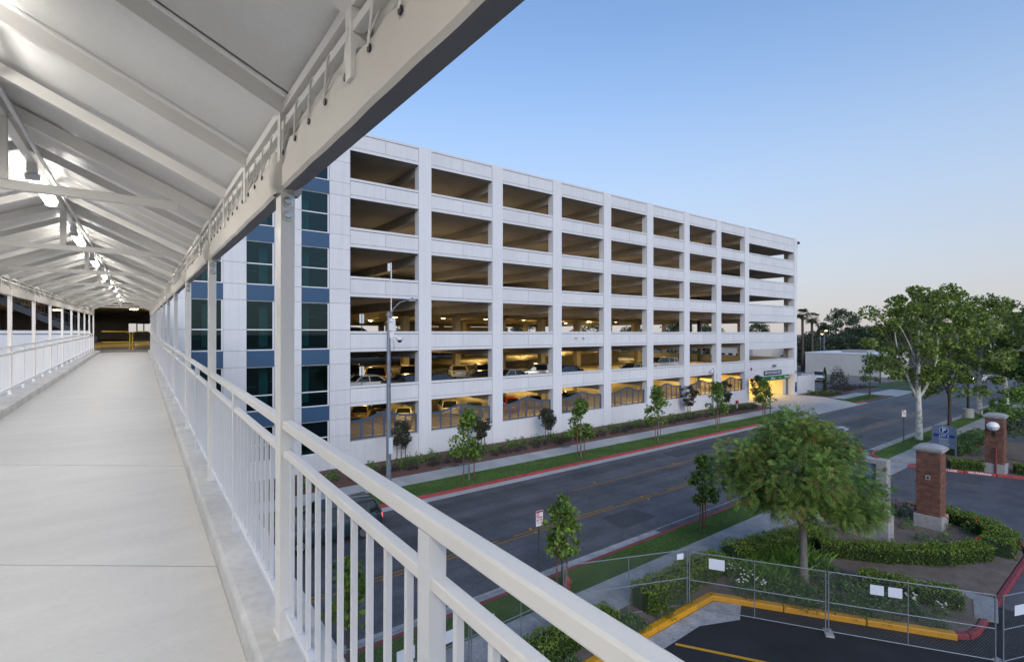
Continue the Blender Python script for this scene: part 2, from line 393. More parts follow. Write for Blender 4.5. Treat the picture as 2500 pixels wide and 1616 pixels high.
# ------------------------------------------------------------------ ground, road, pavements
g = MB().quad((-2500, -2500, -.4), (3000, -2500, -.4), (3000, 3500, -.4), (-2500, 3500, -.4)).build('ground', 'far_ground'); struct(g)
road = struct(MB().quad((-90, 15.2, -.15), (900, 15.2, -.15), (900, 25.5, -.15), (-90, 25.5, -.15)).build('road', 'asphalt'))
struct(MB().prism([(20, -14), (48, -14), (48, 15.22), (20, 15.22)], -.36, -.142).build('entry_drive', 'asphalt_drive'))
struct(MB().prism([(-10, -14), (24, -14), (24, 4.2), (20.9, 4.2), (16.7, 10.3), (-10, 10.3)], -.38, -.134).build('parking_lot', 'asphalt_new'))
struct(MB().prism([(47.9, -14), (120, -14), (120, 11.4), (47.9, 11.4)], -.36, -.06).build('visitor_lot', 'asphalt_drive'))
struct(MB().prism([(80.6, 25.6), (126, 25.6), (126, 37), (104, 37), (104, 60), (86, 60), (86, 35.4), (80.6, 35.4)], -.36, -.035).build('side_lot', 'asphalt_drive'))
struct(MB().prism([(104, 37.5), (126.8, 30.5), (126.8, 66), (104, 66)], -.3, -.028).build('dirt_lot', 'dirt_lot'))
def lanemark(name, x0, x1, y, w, m='road_yellow', dash=None):
    b = MB()
    if dash:
        x = x0
        while x < x1:
            b.quad((x, y - w / 2, -.146), (x + dash[0], y - w / 2, -.146), (x + dash[0], y + w / 2, -.146), (x, y + w / 2, -.146)); x += dash[0] + dash[1]
    else: b.quad((x0, y - w / 2, -.146), (x1, y - w / 2, -.146), (x1, y + w / 2, -.146), (x0, y + w / 2, -.146))
    return b.build(name, m, road)
lanemark('lane_line', -60, 300, 18.50, .11); lanemark('lane_line', -60, 300, 18.74, .11, dash=(3.0, .9))
lanemark('lane_line', 21.1, 300, 22.0, .11); lanemark('lane_line', 30, 300, 21.78, .10, dash=(2.4, 3.4))
for (x0, x1, y0, y1) in ((18.9, 21.6, 16.2, 17.9), (33, 41, 23.1, 24.6), (44, 47.5, 16.0, 17.6), (9, 13, 20.2, 21.6), (58, 66, 19.3, 21.2)):
    MB().quad((x0, y0, -.1475), (x1, y0 + .1, -.1475), (x1 - .1, y1, -.1475), (x0 + .2, y1, -.1475)).build('road_patch', 'asphalt_patch', road)
def road_poly(name, pts, m='road_white', z=-.146): return MB().poly([(x, y, z) for x, y in pts]).build(name, m, road)
ax, ay = onground(2066, 1046, -.15)
arrow = [(0, -.10), (1.2, -.10), (2.0, .25), (2.2, .75), (2.9, .75), (2.05, 1.75), (1.0, .75), (1.62, .75), (1.3, .32), (.9, .12), (0, .12)]
road_poly('turn_arrow', [(ax - 1.6 + x, ay - .3 + y) for x, y in arrow])
for i, (px, py) in enumerate([(1567, 1212), (1583, 1218), (1451, 1178), (1644, 1130), (1295, 1291), (1308, 1299), (2075, 1017), (2180, 999), (2107, 1051)]):
    x, y = onground(px, py, -.14)
    MB().box(x - .07, x + .07, y - .05, y + .05, -.149, -.125).build('road_stud', 'line_yellow', road)
def strip(name, x0, x1, y0, y1, z0, z1, m, parent=None): return MB().box(x0, x1, y0, y1, z0, z1).build(name, m, parent)
# far kerb, gutter, verge, pavement
kerb_far = struct(strip('kerb', -40, 61.8, 26.12, 26.24, -.3, -.03, 'concrete'))
def kerb_run(par, x0, x1, y0, y1, m, step=6.1, top=0.004):
    x = x0
    while x < x1 - .3:
        xe = min(x + step, x1)
        MB().box(x + .012, xe - .012, y0, y1, -.28, top).build('kerb_stone', m, par, bevel=.02); x = xe
for a, b_ in ((-16, 61.8), (77.5, 90.7), (100.7, 114.7), (121, 190)): kerb_run(kerb_far, a, b_, 26.06, 26.26, 'kerb_red')
gut = struct(strip('gutter', -40, 190, 25.44, 26.06, -.3, -.145, 'concrete'))
kerb_near = struct(strip('kerb', -20, 31.4, 14.5, 14.62, -.3, -.03, 'concrete'))
kerb_run(kerb_near, -9, 31.4, 14.48, 14.66, 'kerb_red_old'); kerb_run(kerb_near, 47.5, 150, 14.48, 14.66, 'concrete_old')
gut2 = struct(strip('gutter', -40, 30, 14.66, 15.28, -.3, -.145, 'concrete_worn'))
strip('gutter_slab', 30, 190, 14.66, 15.28, -.3, -.1455, 'concrete_worn', gut2)
pav_far = struct(strip('pavement', -40, 62, 28.62, 30.5, -.3, -.03, 'concrete'))
sl = MB().box(0.008, 1.212, 28.6, 30.52, -.25, .0).mesh('paving_slab', 'concrete')
for i in range(-4, 51): link('paving_slab', sl, pav_far, (i * 1.22, 0, 0))
for i in range(66, 74): link('paving_slab', sl, pav_far, (i * 1.22 + .4, 0, 0))
pav_near = struct(strip('pavement', -20, 32, 11.4, 13.02, -.3, -.03, 'concrete_old'))
sl = MB().box(0.01, 1.49, 11.38, 13.05, -.25, .0).mesh('paving_slab', 'concrete_old')
for i in range(-6, 21): link('paving_slab', sl, pav_near, (i * 1.5, 0, 0))
for i in range(30, 70): link('paving_slab', sl, pav_near, (i * 1.5, 0, 0))
pad = struct(MB().prism([(31.6, 15.25), (46.5, 15.25), (45.2, 13.4), (44.6, 11.6), (32.2, 11.6), (31.6, 13.2)], -.3, -.09).build('drive_apron', 'concrete_old'))
drive = struct(MB().poly([(61.8, 25.44, -.143), (77.5, 25.44, -.143), (78.0, 27.2, -.004), (62.0, 27.2, -.004)]).poly(
    [(62.0, 27.2, -.004), (78.0, 27.2, -.004), (80.6, 31, -.004), (80.6, 37, -.004), (64.2, 37, -.004), (64.2, 30.5, -.004), (62, 30.5, -.004)]).build('driveway', 'concrete'))
struct(MB().prism([(90.7, 25.44), (100.7, 25.44), (101, 29), (90.4, 29)], -.3, -.02).build('driveway', 'concrete'))
verge_far = struct(MB().box(-40, 61.8, 26.24, 28.62, -.3, -.012).box(78.4, 89.6, 26.24, 28.62, -.3, -.012).box(101.4, 190, 26.24, 28.62, -.3, -.012).build('verge', 'grass_soil'))
verge_near = struct(MB().box(-20, 31.4, 13.05, 14.5, -.3, -.012).box(48.5, 190, 13.05, 14.5, -.3, -.012).build('verge', 'grass_soil'))
bed_far = struct(MB().prism([(2.5, 30.52), (63.6, 30.52), (66.0, 34.96), (2.5, 34.96)], -.3, .02).build('planting_bed', 'mulch'))
struct(MB().prism([(80.7, 30.9), (89.5, 30.9), (87, 34.96), (80.7, 34.96)], -.3, .02).prism([(90.5, 31.5), (103, 31.5), (101, 37), (92, 37)], -.3, .0).build('planting_bed', 'mulch'))
struct(MB().prism([(101.5, 29.2), (126, 29.2), (126, 33), (101.5, 33)], -.3, .0).build('planting_bed', 'grass_soil'))
ISL = [(-10, 11.38), (-10, 10.2), (16.45, 10.2), (20.35, 4.42), (20.9, 4.02), (21.6, 3.95), (30, 3.95), (31.8, 4.4), (32.9, 5.4), (33.3, 6.8), (33.15, 8.4), (32.7, 9.8), (32.2, 11.38)]
isl = struct(MB().prism(ISL, -.34, .02).build('planting_island', 'soil'))
pp = [onground(x, y, .03) for x, y in ((2216, 1408), (2436, 1462), (2438, 1515), (2378, 1505), (2376, 1462))]
MB().prism(pp, -.05, .034).build('garden_path', 'concrete_old', isl)
lot5 = struct(MB().prism([(44.4, 11.38), (46.0, 7.0), (47.5, 2.5), (60, 2.5), (60, 11.38)], -.34, .0).build('planting_bed', 'soil'))
def ring_kerb(pts, w, z0, z1, m, par, name='kerb_stone', gap=.012):
    for a, b in zip(pts[:-1], pts[1:]):
        a, b = Vector((*a, 0)), Vector((*b, 0)); d = (b - a).normalized()
        MB().bar(a + d * gap + Vector((0, 0, (z0 + z1) / 2)), b - d * gap + Vector((0, 0, (z0 + z1) / 2)), w, z1 - z0).build(name, m, par, bevel=.03)
ring_kerb([(4.0, 10.08), (7.1, 10.08), (10.2, 10.08), (13.3, 10.08), (16.50, 10.08)], .26, -.3, .05, 'kerb_yellow', isl)
ring_kerb([(16.42, 10.14), (17.75, 8.17), (19.1, 6.17), (20.45, 4.17)], .26, -.3, .05, 'kerb_yellow', isl)
ring_kerb([(20.42, 4.25), (20.75, 3.95), (21.3, 3.84), (24.2, 3.84), (27.1, 3.84), (30.05, 3.84), (31.0, 4.0), (31.9, 4.32), (32.6, 4.9), (33.1, 5.6), (33.4, 6.7), (33.35, 7.7), (33.2, 8.6), (32.8, 9.9), (32.3, 11.4)], .17, -.3, .03, 'kerb_red_old', isl)
k5 = struct(strip('kerb', 44.6, 44.7, 11.3, 11.35, -.3, -.03, 'concrete'))
ring_kerb([(43.9, 11.6), (44.5, 10.2), (45.1, 8.8), (45.75, 7.3), (46.4, 5.7), (47.1, 3.9), (47.7, 2.0)], .17, -.3, .03, 'kerb_red', k5)
ring_kerb([(47.6, 14.56), (46.2, 14.45), (45.2, 14.1), (44.6, 13.5), (44.4, 12.9)], .17, -.3, .02, 'kerb_red', k5)
struct(MB().prism([(44.7, 12.95), (45.0, 13.9), (46.2, 14.4), (48.5, 14.45), (48.5, 13.05)], -.3, -.01).build('verge', 'grass_soil'))
# lettering painted on the red kerb of the entry
a_k = math.atan2(-1.5, .65)
for s_, x_, y_ in (('FIRE LANE', 44.69, 9.52), ('NO PARKING', 45.33, 8.05)):
    text(s_, .19, 'sign_white', k5, (x_, y_ - .012, -.052), (math.pi / 2, 0, a_k), name='kerb_lettering', bold=.006)
struct(MB().poly([(16.35, 9.92, -.128), (16.9, 9.2, -.128), (16.0, 8.75, -.128), (14.6, 9.35, -.128), (8.0, 9.25, -.128), (5, 9.25, -.128), (5, 9.95, -.128)]).build('gutter_apron', 'concrete_worn'))
lx0, ly0 = onground(1649, 1571, -.13); lx1, ly1 = onground(1905, 1624, -.13)
o_ = MB(); d_ = Vector((lx1 - lx0, ly1 - ly0, 0)); dn = d_.normalized(); sn = Vector((-dn.y, dn.x, 0)) * .06
p0, p1 = Vector((lx0, ly0, -.129)), Vector((lx0, ly0, -.129)) + dn * 5.5
o_.quad(p0 - sn, p1 - sn, p1 + sn, p0 + sn); struct(o_.build('bay_line', 'line_yellow'))
dl = struct(MB().box(30.2, 30.25, 3.0, 3.05, -.14, -.139).build('drive_marking', 'road_yellow'))
for (xa, ya), (xb, yb) in (((2187, 1218), (2240, 1226)), ((2330, 1178), (2390, 1186)), ((2300, 1233), (2310, 1236))):
    q0 = Vector((*onground(xa, ya, -.13), -.137)); q1 = Vector((*onground(xb, yb, -.13), -.137)); e = (q1 - q0).normalized(); w_ = Vector((-e.y, e.x, 0)) * .06
    MB().quad(q0 - w_, q1 - w_, q1 + w_, q0 + w_).build('drive_line', 'road_yellow', dl)
for i in range(5):
    xl = 52 + i * 2.7
    MB().quad((xl, -6, -.056), (xl + .1, -6, -.056), (xl + .1, 1.6, -.056), (xl, 1.6, -.056)).build('bay_line', 'road_white', dl)

# ------------------------------------------------------------------ parking garage
YF = 35.0
garage = thing('parking_garage', 'six-level white precast parking garage with open bays and blue glass stair tower', 'building', (0, YF, 0))
BOT = [10.94, 7.47, 4.02, .13, -3.74, -7.67]; TOP = [12.91, 9.53, 6.08, 2.58, -1.335, -5.19]; TOPE = [12.2, 8.67, 5.14, 1.58, -2.26, -6.2]
ROOF = 14.32
FLOORS = [13.22, 9.87, 6.40, 2.95, -.94, -4.81]
CW = 1.08; COLX = [17.19 + 6.865 * i for i in range(8)]           # left edges of the front columns
BAYS = [(11.9, 17.19)] + [(COLX[i] + CW, COLX[i + 1]) for i in range(7)]
ENDBAY = (COLX[7] + CW, 79.64)
GY1 = 62.0                                                        # depth of the garage behind the facade
colm = MB().box(.006, CW - .006, -.03, .66, 0, EZ + ROOF).mesh('column', 'precast_column')
for x in COLX: link('column', colm, garage, (x, 0, 0))
MB().box(79.645, 80.45, -.03, .9, 0, EZ + ROOF).build('column', 'precast_column', garage)
MB().box(80.452, 80.62, .0, .9, EZ + 8.1, EZ + ROOF - .1).build('corner_fin', 'precast', garage)
_pc = {}
def panel(kind, w, h, par, loc, m='precast'):
    k = (round(w, 3), round(h, 3), m)
    if k not in _pc: _pc[k] = MB().box(0, w, 0, .07, 0, h).mesh(kind, m)
    return link(kind, _pc[k], par, loc)
def spandrel(x0, x1, zb, zt, split=2, cap=.19, band=.22, wall=.25, y=0.02):
    "precast spandrel: recessed backing with separate facing panels, cap and bottom band proud of it"
    w = x1 - x0; h = zt - zb; G = .026
    sp = link('spandrel', MB().box(0, w, .06, wall, 0, h).mesh('spandrel', 'groove'), garage, (x0, y, EZ + zb))
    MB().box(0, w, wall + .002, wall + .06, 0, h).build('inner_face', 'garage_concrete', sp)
    if cap: panel('cap', w, cap - G, sp, (0, 0, h - cap + G))
    if band: panel('band', w, band, sp, (0, 0, 0))
    pw = w / split
    for i in range(split): panel('panel', pw - G, h - cap - band - 2 * G * (1 if band else 0), sp, (i * pw + G / 2, 0, band + (G if band else 0)))
    return sp
for bi, (x0, x1) in enumerate(BAYS):
    ups = [ROOF] + BOT[:5]
    for r in range(6): spandrel(x0 + .01, x1 - .01, TOP[r], ups[r])
    sp = link('base_wall', MB().box(0, x1 - x0 - .02, 0, .3, 0, EZ + BOT[5]).mesh('base_wall', 'precast'), garage, (x0 + .01, .02, 0))
for r in range(6):
    ups = [ROOF] + BOT[:5]
    spandrel(ENDBAY[0] + .01, ENDBAY[1] - .01, TOPE[r], ups[r], split=4, cap=.19 if r else .1, band=.95 if r < 5 else 1.15)
# end wall facing the side lot, back facade
ew = MB()
for r in range(6): ew.box(80.0, 80.3, .9, GY1, EZ + TOPE[r], EZ + ([ROOF] + BOT[:5])[r])
for j in range(9): ew.box(80.01, 80.29, .9 + j * 7.5, 1.7 + j * 7.5, 0, EZ + ROOF)
ew.build('side_wall', 'precast', garage)
bw = MB()
for r in range(6): bw.box(-30, 80, GY1, GY1 + .3, EZ + TOP[r] - .75, EZ + ([ROOF] + BOT[:5])[r])
bw.box(-30, 80, GY1, GY1 + .3, 0, EZ + BOT[5] + 1)
for j in range(17): bw.box(-30 + j * 6.865, -28.9 + j * 6.865, GY1 - .5, GY1 - .002, 0, EZ + ROOF)
bw.box(-30, -1.35, GY1 - .3, GY1 - .1, EZ - 1, EZ + 2.6)
bw.box(44, 71, GY1 - .3, GY1 - .1, EZ - 1, EZ + 1.35); bw.box(1.6, 30, GY1 - .3, GY1 - .1, EZ - 1, EZ + .75)
bw.box(-30, 80, GY1 - .28, GY1 - .12, EZ + 1.45, EZ + 2.4)
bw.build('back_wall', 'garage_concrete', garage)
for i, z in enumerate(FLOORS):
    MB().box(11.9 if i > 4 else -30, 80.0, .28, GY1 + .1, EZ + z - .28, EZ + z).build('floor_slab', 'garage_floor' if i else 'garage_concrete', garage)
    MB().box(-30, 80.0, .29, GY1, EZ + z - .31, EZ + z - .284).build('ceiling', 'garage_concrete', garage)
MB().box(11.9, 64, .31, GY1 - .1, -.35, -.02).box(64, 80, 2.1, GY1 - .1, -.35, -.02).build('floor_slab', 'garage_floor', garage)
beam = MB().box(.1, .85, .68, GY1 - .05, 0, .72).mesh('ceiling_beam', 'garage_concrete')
for i, z in enumerate(FLOORS):
    for x in COLX[:8] + [-9.0]: link('ceiling_beam', beam, garage, (x, 0, EZ + z - 1.03))
icol = MB().box(0, .75, -.4, .4, 0, EZ + 12.9).mesh('inner_column', 'interior_paint')
for x in COLX:
    for y in (18.5, 39.5): link('inner_column', icol, garage, (x + .1, y, -.02))
# sloping ramp seen through the second level
MB().poly([(24, 21, EZ - 4.79), (64, 21, EZ - 2.9), (64, 37, EZ - 2.9), (24, 37, EZ - 4.79)]).poly([(24, 21, EZ - 4.8), (64, 21, EZ - 2.92), (64, 21, EZ - 4.8)]).build('ramp', 'garage_floor', garage)
MB().box(44, 79, 37.2, 37.45, EZ - 4.8, EZ - 2.3).build('ramp_wall', 'interior_paint', garage)
# entrance bay: side wall, pier and hanging clearance bars
MB().box(78.6, 79.6, 1.2, 30, 0, EZ - 5.1).build('entrance_wall', 'interior_paint', garage)
MB().box(66.3, 66.6, 8, 30, 0, EZ - 5.1).build('entrance_wall', 'interior_paint', garage)
for (xa, xb) in ((67.0, 71.6), (72.3, 78.2)):
    b = MB().tube([(xa, 1.9, EZ - 6.45), (xb, 1.9, EZ - 6.45)], .1, 10).build('clearance_bar', 'line_yellow', garage, smooth=40)
    for t in (.15, .85): MB().tube([(xa + (xb - xa) * t, 1.9, EZ - 6.4), (xa + (xb - xa) * t, 1.9, EZ - 5.1)], .012, 5).build('chain', 'zinc', b)
# blue railing panels in the ground floor bays
def fence_panel(x0, x1, z0):
    w = x1 - x0 - .12; n = 6
    def top(u): return 1.36 + .43 * math.exp(-((u - .5) / .2) ** 2) + (.06 * u)
    fr = MB().box(.1, w, -.03, .03, .04, .14).build('railing_panel', 'fence_blue', garage); fr.location = (x0, .36, EZ + z0)
    for i in range(n + 1):
        u = i / n; MB().box(.06 + u * w - .06, .06 + u * w + .06, -.035, .035, 0, top(u) - .02).build('post', 'fence_blue', fr)
    pts = [(.06 + w * i / 28, 0, top(i / 28)) for i in range(29)]
    t = MB()
    for p, q in zip(pts[:-1], pts[1:]): t.bar(p, q, .08, .13)
    t.build('top_rail', 'fence_blue', fr)
    m = MB()
    for k in range(1, 17):
        z = .14 + k * .095
        us = [u / 60 for u in range(61) if top(u / 60) - .05 > z]
        runs = []
        for u in us:
            if runs and u - runs[-1][1] < .02: runs[-1][1] = u
            else: runs.append([u, u])
        for a, c in runs:
            if c > a: m.box(.06 + a * w, .06 + c * w, -.012, .012, z, z + .066)
    stuff(m.build('louvre_infill', 'fence_tan', fr))
for x0, x1 in BAYS: fence_panel(x0, x1, BOT[5])
# stair tower of blue glass beside the bridge
SPAN = [(14.32, 13.45), (10.5, 9.6), (6.86, 5.85), (3.06, 2.07), (-1.12, -2.15), (-5.0, -6.0)]
MULL = [11.95, 8.19, 4.41, .21, -3.99, -7.15]
GLASSZ = [(13.45, 10.5), (9.6, 6.86), (5.85, 3.06), (2.07, -1.12), (-2.15, -5.0), (-6.0, -8.24)]
TB = [(8.64, 10.47), (5.37, 6.98), (2.45, 4.09)]
PIERS = [(10.47, 11.9), (6.98, 8.64), (4.09, 5.37), (.62, 2.45)]
joints = sorted({z for p in SPAN for z in p} | set(MULL) | {-8.24})
for x0, x1 in PIERS:
    pr = link('pier', MB().box(0, x1 - x0, .06, .3, 0, EZ + ROOF).mesh('pier', 'groove'), garage, (x0, 0, 0))
    zs = [-EZ] + joints
    for a, b in zip(zs[:-1], zs[1:]): panel('panel', x1 - x0 - .012, b - a - .018, pr, (.006, -.01, EZ + a + .009), 'precast')
    MB().box(0, .05, .3, .44, 0, EZ + ROOF).box(x1 - x0 - .05, x1 - x0, .3, .44, 0, EZ + ROOF).build('return_face', 'frame_white', pr)
pane_c = {}
for ti, (x0, x1) in enumerate(TB):
    w = x1 - x0
    for a, b in SPAN:
        MB().box(x0 + .002, x1 - .002, .04, .28, EZ + b, EZ + a).build('blue_spandrel', 'blue_panel', garage)
    MB().box(x0 + .002, x1 - .002, .03, .28, 0, EZ - 8.24).build('base_panel', 'precast', garage)
    for (a, b), mz in zip(GLASSZ, MULL):
        wd = MB()
        for z in (a - .05, mz - .035, b): wd.box(x0, x1, .10, .2, EZ + z, EZ + z + .07 - (.02 if z == a - .05 else 0))
        wd.box(x1 - .09, x1 - .002, .12, .2, EZ + b + .07, EZ + a - .05)
        wo_ = wd.build('window', 'frame_white', garage)
        for za, zb in ((a - .05, mz + .035), (mz - .035, b + .07)):
            MB().quad((x0, .15, EZ + zb), (x1 - .09, .15, EZ + zb), (x1 - .09, .15, EZ + za), (x0, .15, EZ + za)).build('pane', 'tower_glass', wo_)
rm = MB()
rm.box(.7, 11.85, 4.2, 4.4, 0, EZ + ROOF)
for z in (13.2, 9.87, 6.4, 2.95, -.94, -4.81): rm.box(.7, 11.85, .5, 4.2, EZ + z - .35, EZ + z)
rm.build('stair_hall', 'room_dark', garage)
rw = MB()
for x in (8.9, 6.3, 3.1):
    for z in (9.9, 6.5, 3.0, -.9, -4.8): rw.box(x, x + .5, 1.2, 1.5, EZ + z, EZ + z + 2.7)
rw.build('reflection_block', 'room_teal', garage)  # blocks added behind the glass to imitate its lighter reflections
rl = MB()
for k, z in enumerate((9.9, 6.4, 2.95, -.94, -4.8)):
    for j in range(8): rl.box(1.0 + j * 1.35, 2.2 + j * 1.35, 2.0, 2.4, EZ + z + .25 + .3 * j, EZ + z + .33 + .3 * j)
rl.build('stair_flight', 'room_teal', garage)
# part of the facade left of the bridge, with a dark stair behind it
for r in range(6):
    sp = spandrel(-9.1, -2.12, TOP[r], ([ROOF] + BOT[:5])[r])
    if r != 3 and r != 4: pass
link('column', colm, garage, (-10.2, 0, 0))
MB().box(-2.1, .6, .02, .3, EZ + 2.62, EZ + ROOF).build('lintel_wall', 'precast', garage)
MB().box(-9.1, .6, .02, .3, 0, EZ - 1.75).build('base_wall', 'precast', garage)
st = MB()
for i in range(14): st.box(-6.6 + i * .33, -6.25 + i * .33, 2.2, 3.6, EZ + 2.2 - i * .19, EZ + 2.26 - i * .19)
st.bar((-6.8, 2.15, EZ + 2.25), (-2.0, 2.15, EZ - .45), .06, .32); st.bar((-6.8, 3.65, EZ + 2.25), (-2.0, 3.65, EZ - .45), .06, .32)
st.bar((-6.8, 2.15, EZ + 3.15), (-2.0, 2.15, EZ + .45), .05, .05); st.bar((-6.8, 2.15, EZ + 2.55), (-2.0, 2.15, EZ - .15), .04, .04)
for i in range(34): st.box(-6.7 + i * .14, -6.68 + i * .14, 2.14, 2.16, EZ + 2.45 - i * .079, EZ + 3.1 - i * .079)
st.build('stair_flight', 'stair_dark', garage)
sv = MB()
for r in range(4):
    z = FLOORS[r + 1]
    for i in range(12): sv.box(67.0 + i * .42, 67.45 + i * .42, 14, 15.6, EZ + z + .2 + i * .28, EZ + z + .26 + i * .28)
    sv.bar((67, 13.95, EZ + z + .1), (72, 13.95, EZ + z + 3.4), .08, .3); sv.bar((67, 13.95, EZ + z + 1.1), (72, 13.95, EZ + z + 4.4), .05, .05)
sv.box(73.2, 73.6, 13.5, 13.9, 0, EZ + 13); sv.box(75.6, 75.9, 13.5, 13.8, 0, EZ + 13)
sv.build('stair_flight', 'pole_green', garage)
# security cameras, alarm and small fittings on the facade
for x, z in ((32.9, -.42), (33.9, -.42)):
    c = thing('security_camera', 'small white dome camera on the garage facade, %s of a pair' % ('left' if x < 33.5 else 'right'), 'camera', (x + .9, YF + .01, EZ + z), 0)
    MB().tube([(0, 0, 0), (0, -.18, .02)], .05, 8).build('bracket', 'sign_white', c, smooth=40)
    MB().lathe([(.02, .12), (.12, .06), (.13, 0), (.05, -.1)], 12, (0, -.24, 0)).build('dome', 'sign_white', c, smooth=50)
c = thing('security_camera', 'dark dome camera above the garage entrance signs', 'camera', (72.95, YF + .0, EZ - 4.66))
MB().tube([(0, 0, 0), (0, -.22, 0)], .09, 8).build('bracket', 'pole_grey', c, smooth=40)
MB().lathe([(.03, .16), (.2, .1), (.22, 0), (.1, -.2)], 12, (0, -.32, 0)).build('dome', 'pole_grey', c, smooth=50)
c = thing('security_camera', 'black camera on a curved arm at the garage roof corner', 'camera', (80.62, YF + .2, EZ + 13.6))
MB().tube([(0, 0, -.5), (.1, -.1, -.9), (.25, -.1, -.5), (.15, -.1, .4), (.6, -.1, .45)], .04, 6).build('arm', 'black', c, smooth=60)
MB().lathe([(.05, .2), (.2, .1), (.2, -.05), (.08, -.2)], 10, (.7, -.1, .25)).build('dome', 'black', c, smooth=50)
c = thing('alarm_bell', 'round red fire alarm bell beside the garage entrance', 'alarm', (66.95, YF + .02, EZ - 4.95))
MB().box(-.08, .08, -.06, 0, -.22, -.05).build('backplate', 'sign_red', c)
MB().tube([(0, 0, .08), (0, -.1, .08)], [.16, .12], 14).build('gong', 'sign_red', c, smooth=40)
# garage entrance signs
def sign_board(name, label, x0, x1, z0, z1, m, y=-.02):
    t = thing(name, label, 'sign', (x0, YF, EZ + z0)); MB().box(0, x1 - x0, y - .05, y - .001, 0, z1 - z0).build('board', m, t); return t, x1 - x0, z1 - z0
t, w, h = sign_board('garage_sign', 'navy sign reading EMPLOYEE PARKING ONLY above the entrance', 70.35, 75.5, -6.0, -5.36, 'sign_navy')
text('EMPLOYEE PARKING ONLY', .46, 'sign_white', t, (w / 2, -.075, h / 2), FACE_S, bold=.012, sx=.86)
t, w, h = sign_board('garage_sign', 'long green sign with Exit and Enter arrows over the entrance', 68.05, 77.9, -6.78, -6.16, 'sign_green', -.05)
for s_, u in (('Exit', .105), ('Enter', .50), ('Enter', .91)): text(s_, .48, 'sign_white', t, (w * u, -.108, h / 2), FACE_S, bold=.01)
text('Patient\nDrop-off', .2, 'sign_white', t, (w * .70, -.108, h / 2), FACE_S)
def tri(u, d, par):
    if d == 'l': p = [(-.12, 0), (.1, .14), (.1, -.14)]
    elif d == 'd': p = [(0, -.14), (.13, .1), (-.13, .1)]
    else: p = [(.12, 0), (-.1, -.14), (-.1, .14)]
    MB().poly([(w * u + a, -.104, h / 2 + b) for a, b in p]).build('arrow', 'sign_white', par)
tri(.03, 'l', t); tri(.19, 'l', t); tri(.44, 'd', t); tri(.845, 'd', t); tri(.975, 'd', t)
num = thing('house_number', 'dark street number on the garage corner column', 'number', (80.05, YF - .035, EZ - 6.0))
text('141', .62, 'black', num, (0, -.005, 0), FACE_S, bold=.012, sx=.8, name='digits')
t, w, h = sign_board('column_sign', 'small green sign on the corner column by the entrance', 79.85, 80.3, -7.95, -7.45, 'sign_green', -.035)
t, w, h = sign_board('column_sign', 'upright blue sign on the corner column by the entrance', 79.78, 80.32, -9.0 + .05, -8.0, 'sign_blue', -.035)
# site wall right of the garage
sw = tag(MB().box(80.7, 85.6, 34.95, 35.25, -.2, 2.75).box(85.6, 86.3, 34.8, 36.6, -.2, 2.85).build('site_wall', 'precast'), 'low white wall running right from the garage corner', 'wall')

# lamps inside the garage
lampn = 0
lm = MB().lathe([(.05, .14), (.34, .10), (.36, .0), (.30, -.05)], 12).mesh('housing', 'pole_grey', 50)
ld = MB().lathe([(.30, -.05), (.26, -.10), (.02, -.12)], 12).mesh('diffuser', 'garage_lamp', 50)
def ceiling_lamp(x, y, zr, label, power, grp, spread=None, col=(1.0, .64, .17)):
    t = thing('ceiling_lamp', label, 'lamp', (x, y, EZ + zr), group=grp)
    link('housing', lm, t, (0, 0, 0)); link('diffuser', ld, t, (0, 0, 0))
    l = bpy.data.lights.new('lamp_light', 'AREA'); l.shape = 'DISK'; l.size = .5; l.energy = power; l.color = col
    lo = bpy.data.objects.new('lamp_light', l); COL.objects.link(lo); lo.location = (0, 0, -.15); lo.parent = t
    return t
PW = dict(g=215.0, l2=150.0, l3=190.0)
for i in range(7):
    x = 21.2 + i * 8.3
    for y in (YF + 11, YF + 27.0):
        ceiling_lamp(x + (2.0 if y > 50 else 0), y, -1.32, 'round warm lamp on the second level ceiling of the garage', PW['l2'], 'lamps of the second garage level')
        ceiling_lamp(x + (2.0 if y > 50 else 0), y, -5.18, 'round warm lamp on the ground floor ceiling of the garage', PW['g'], 'lamps of the ground garage level')
for i in range(8):
    for j, y in enumerate((YF + 29, YF + 46)):
        ceiling_lamp(20.5 + i * 7.4 + j * 3, y, 2.2, 'round warm lamp hanging below the third level ceiling of the garage', PW['l3'], 'lamps of the third garage level')
for r, z in enumerate((12.72, 9.36, 5.9, 2.45)):  # unseen lamps added behind the beams to brighten the upper ceilings
    for i in range(8):
        ceiling_lamp(COLX[i] + 1.35, YF + 8.0, z, 'added warm lamp hidden behind a ceiling beam to brighten the upper garage levels', 105.0, 'added lamps hidden behind the ceiling beams', col=(1.0, .78, .52))
for x, y in ((-3.2, YF + 12), (-.4, YF + 20), (1.5, YF + 34), (-6, YF + 26)):
    ceiling_lamp(x, y, 2.15, 'round warm lamp beyond the footbridge end', 45.0, 'lamps beyond the footbridge')
for x, y in ((70.5, YF + 5), (75.5, YF + 5), (70.5, YF + 14), (75.5, YF + 14)):
    ceiling_lamp(x, y, -5.3, 'bright warm lamp inside the garage entrance', 330.0, 'lamps of the garage entrance', col=(1.0, .63, .12))
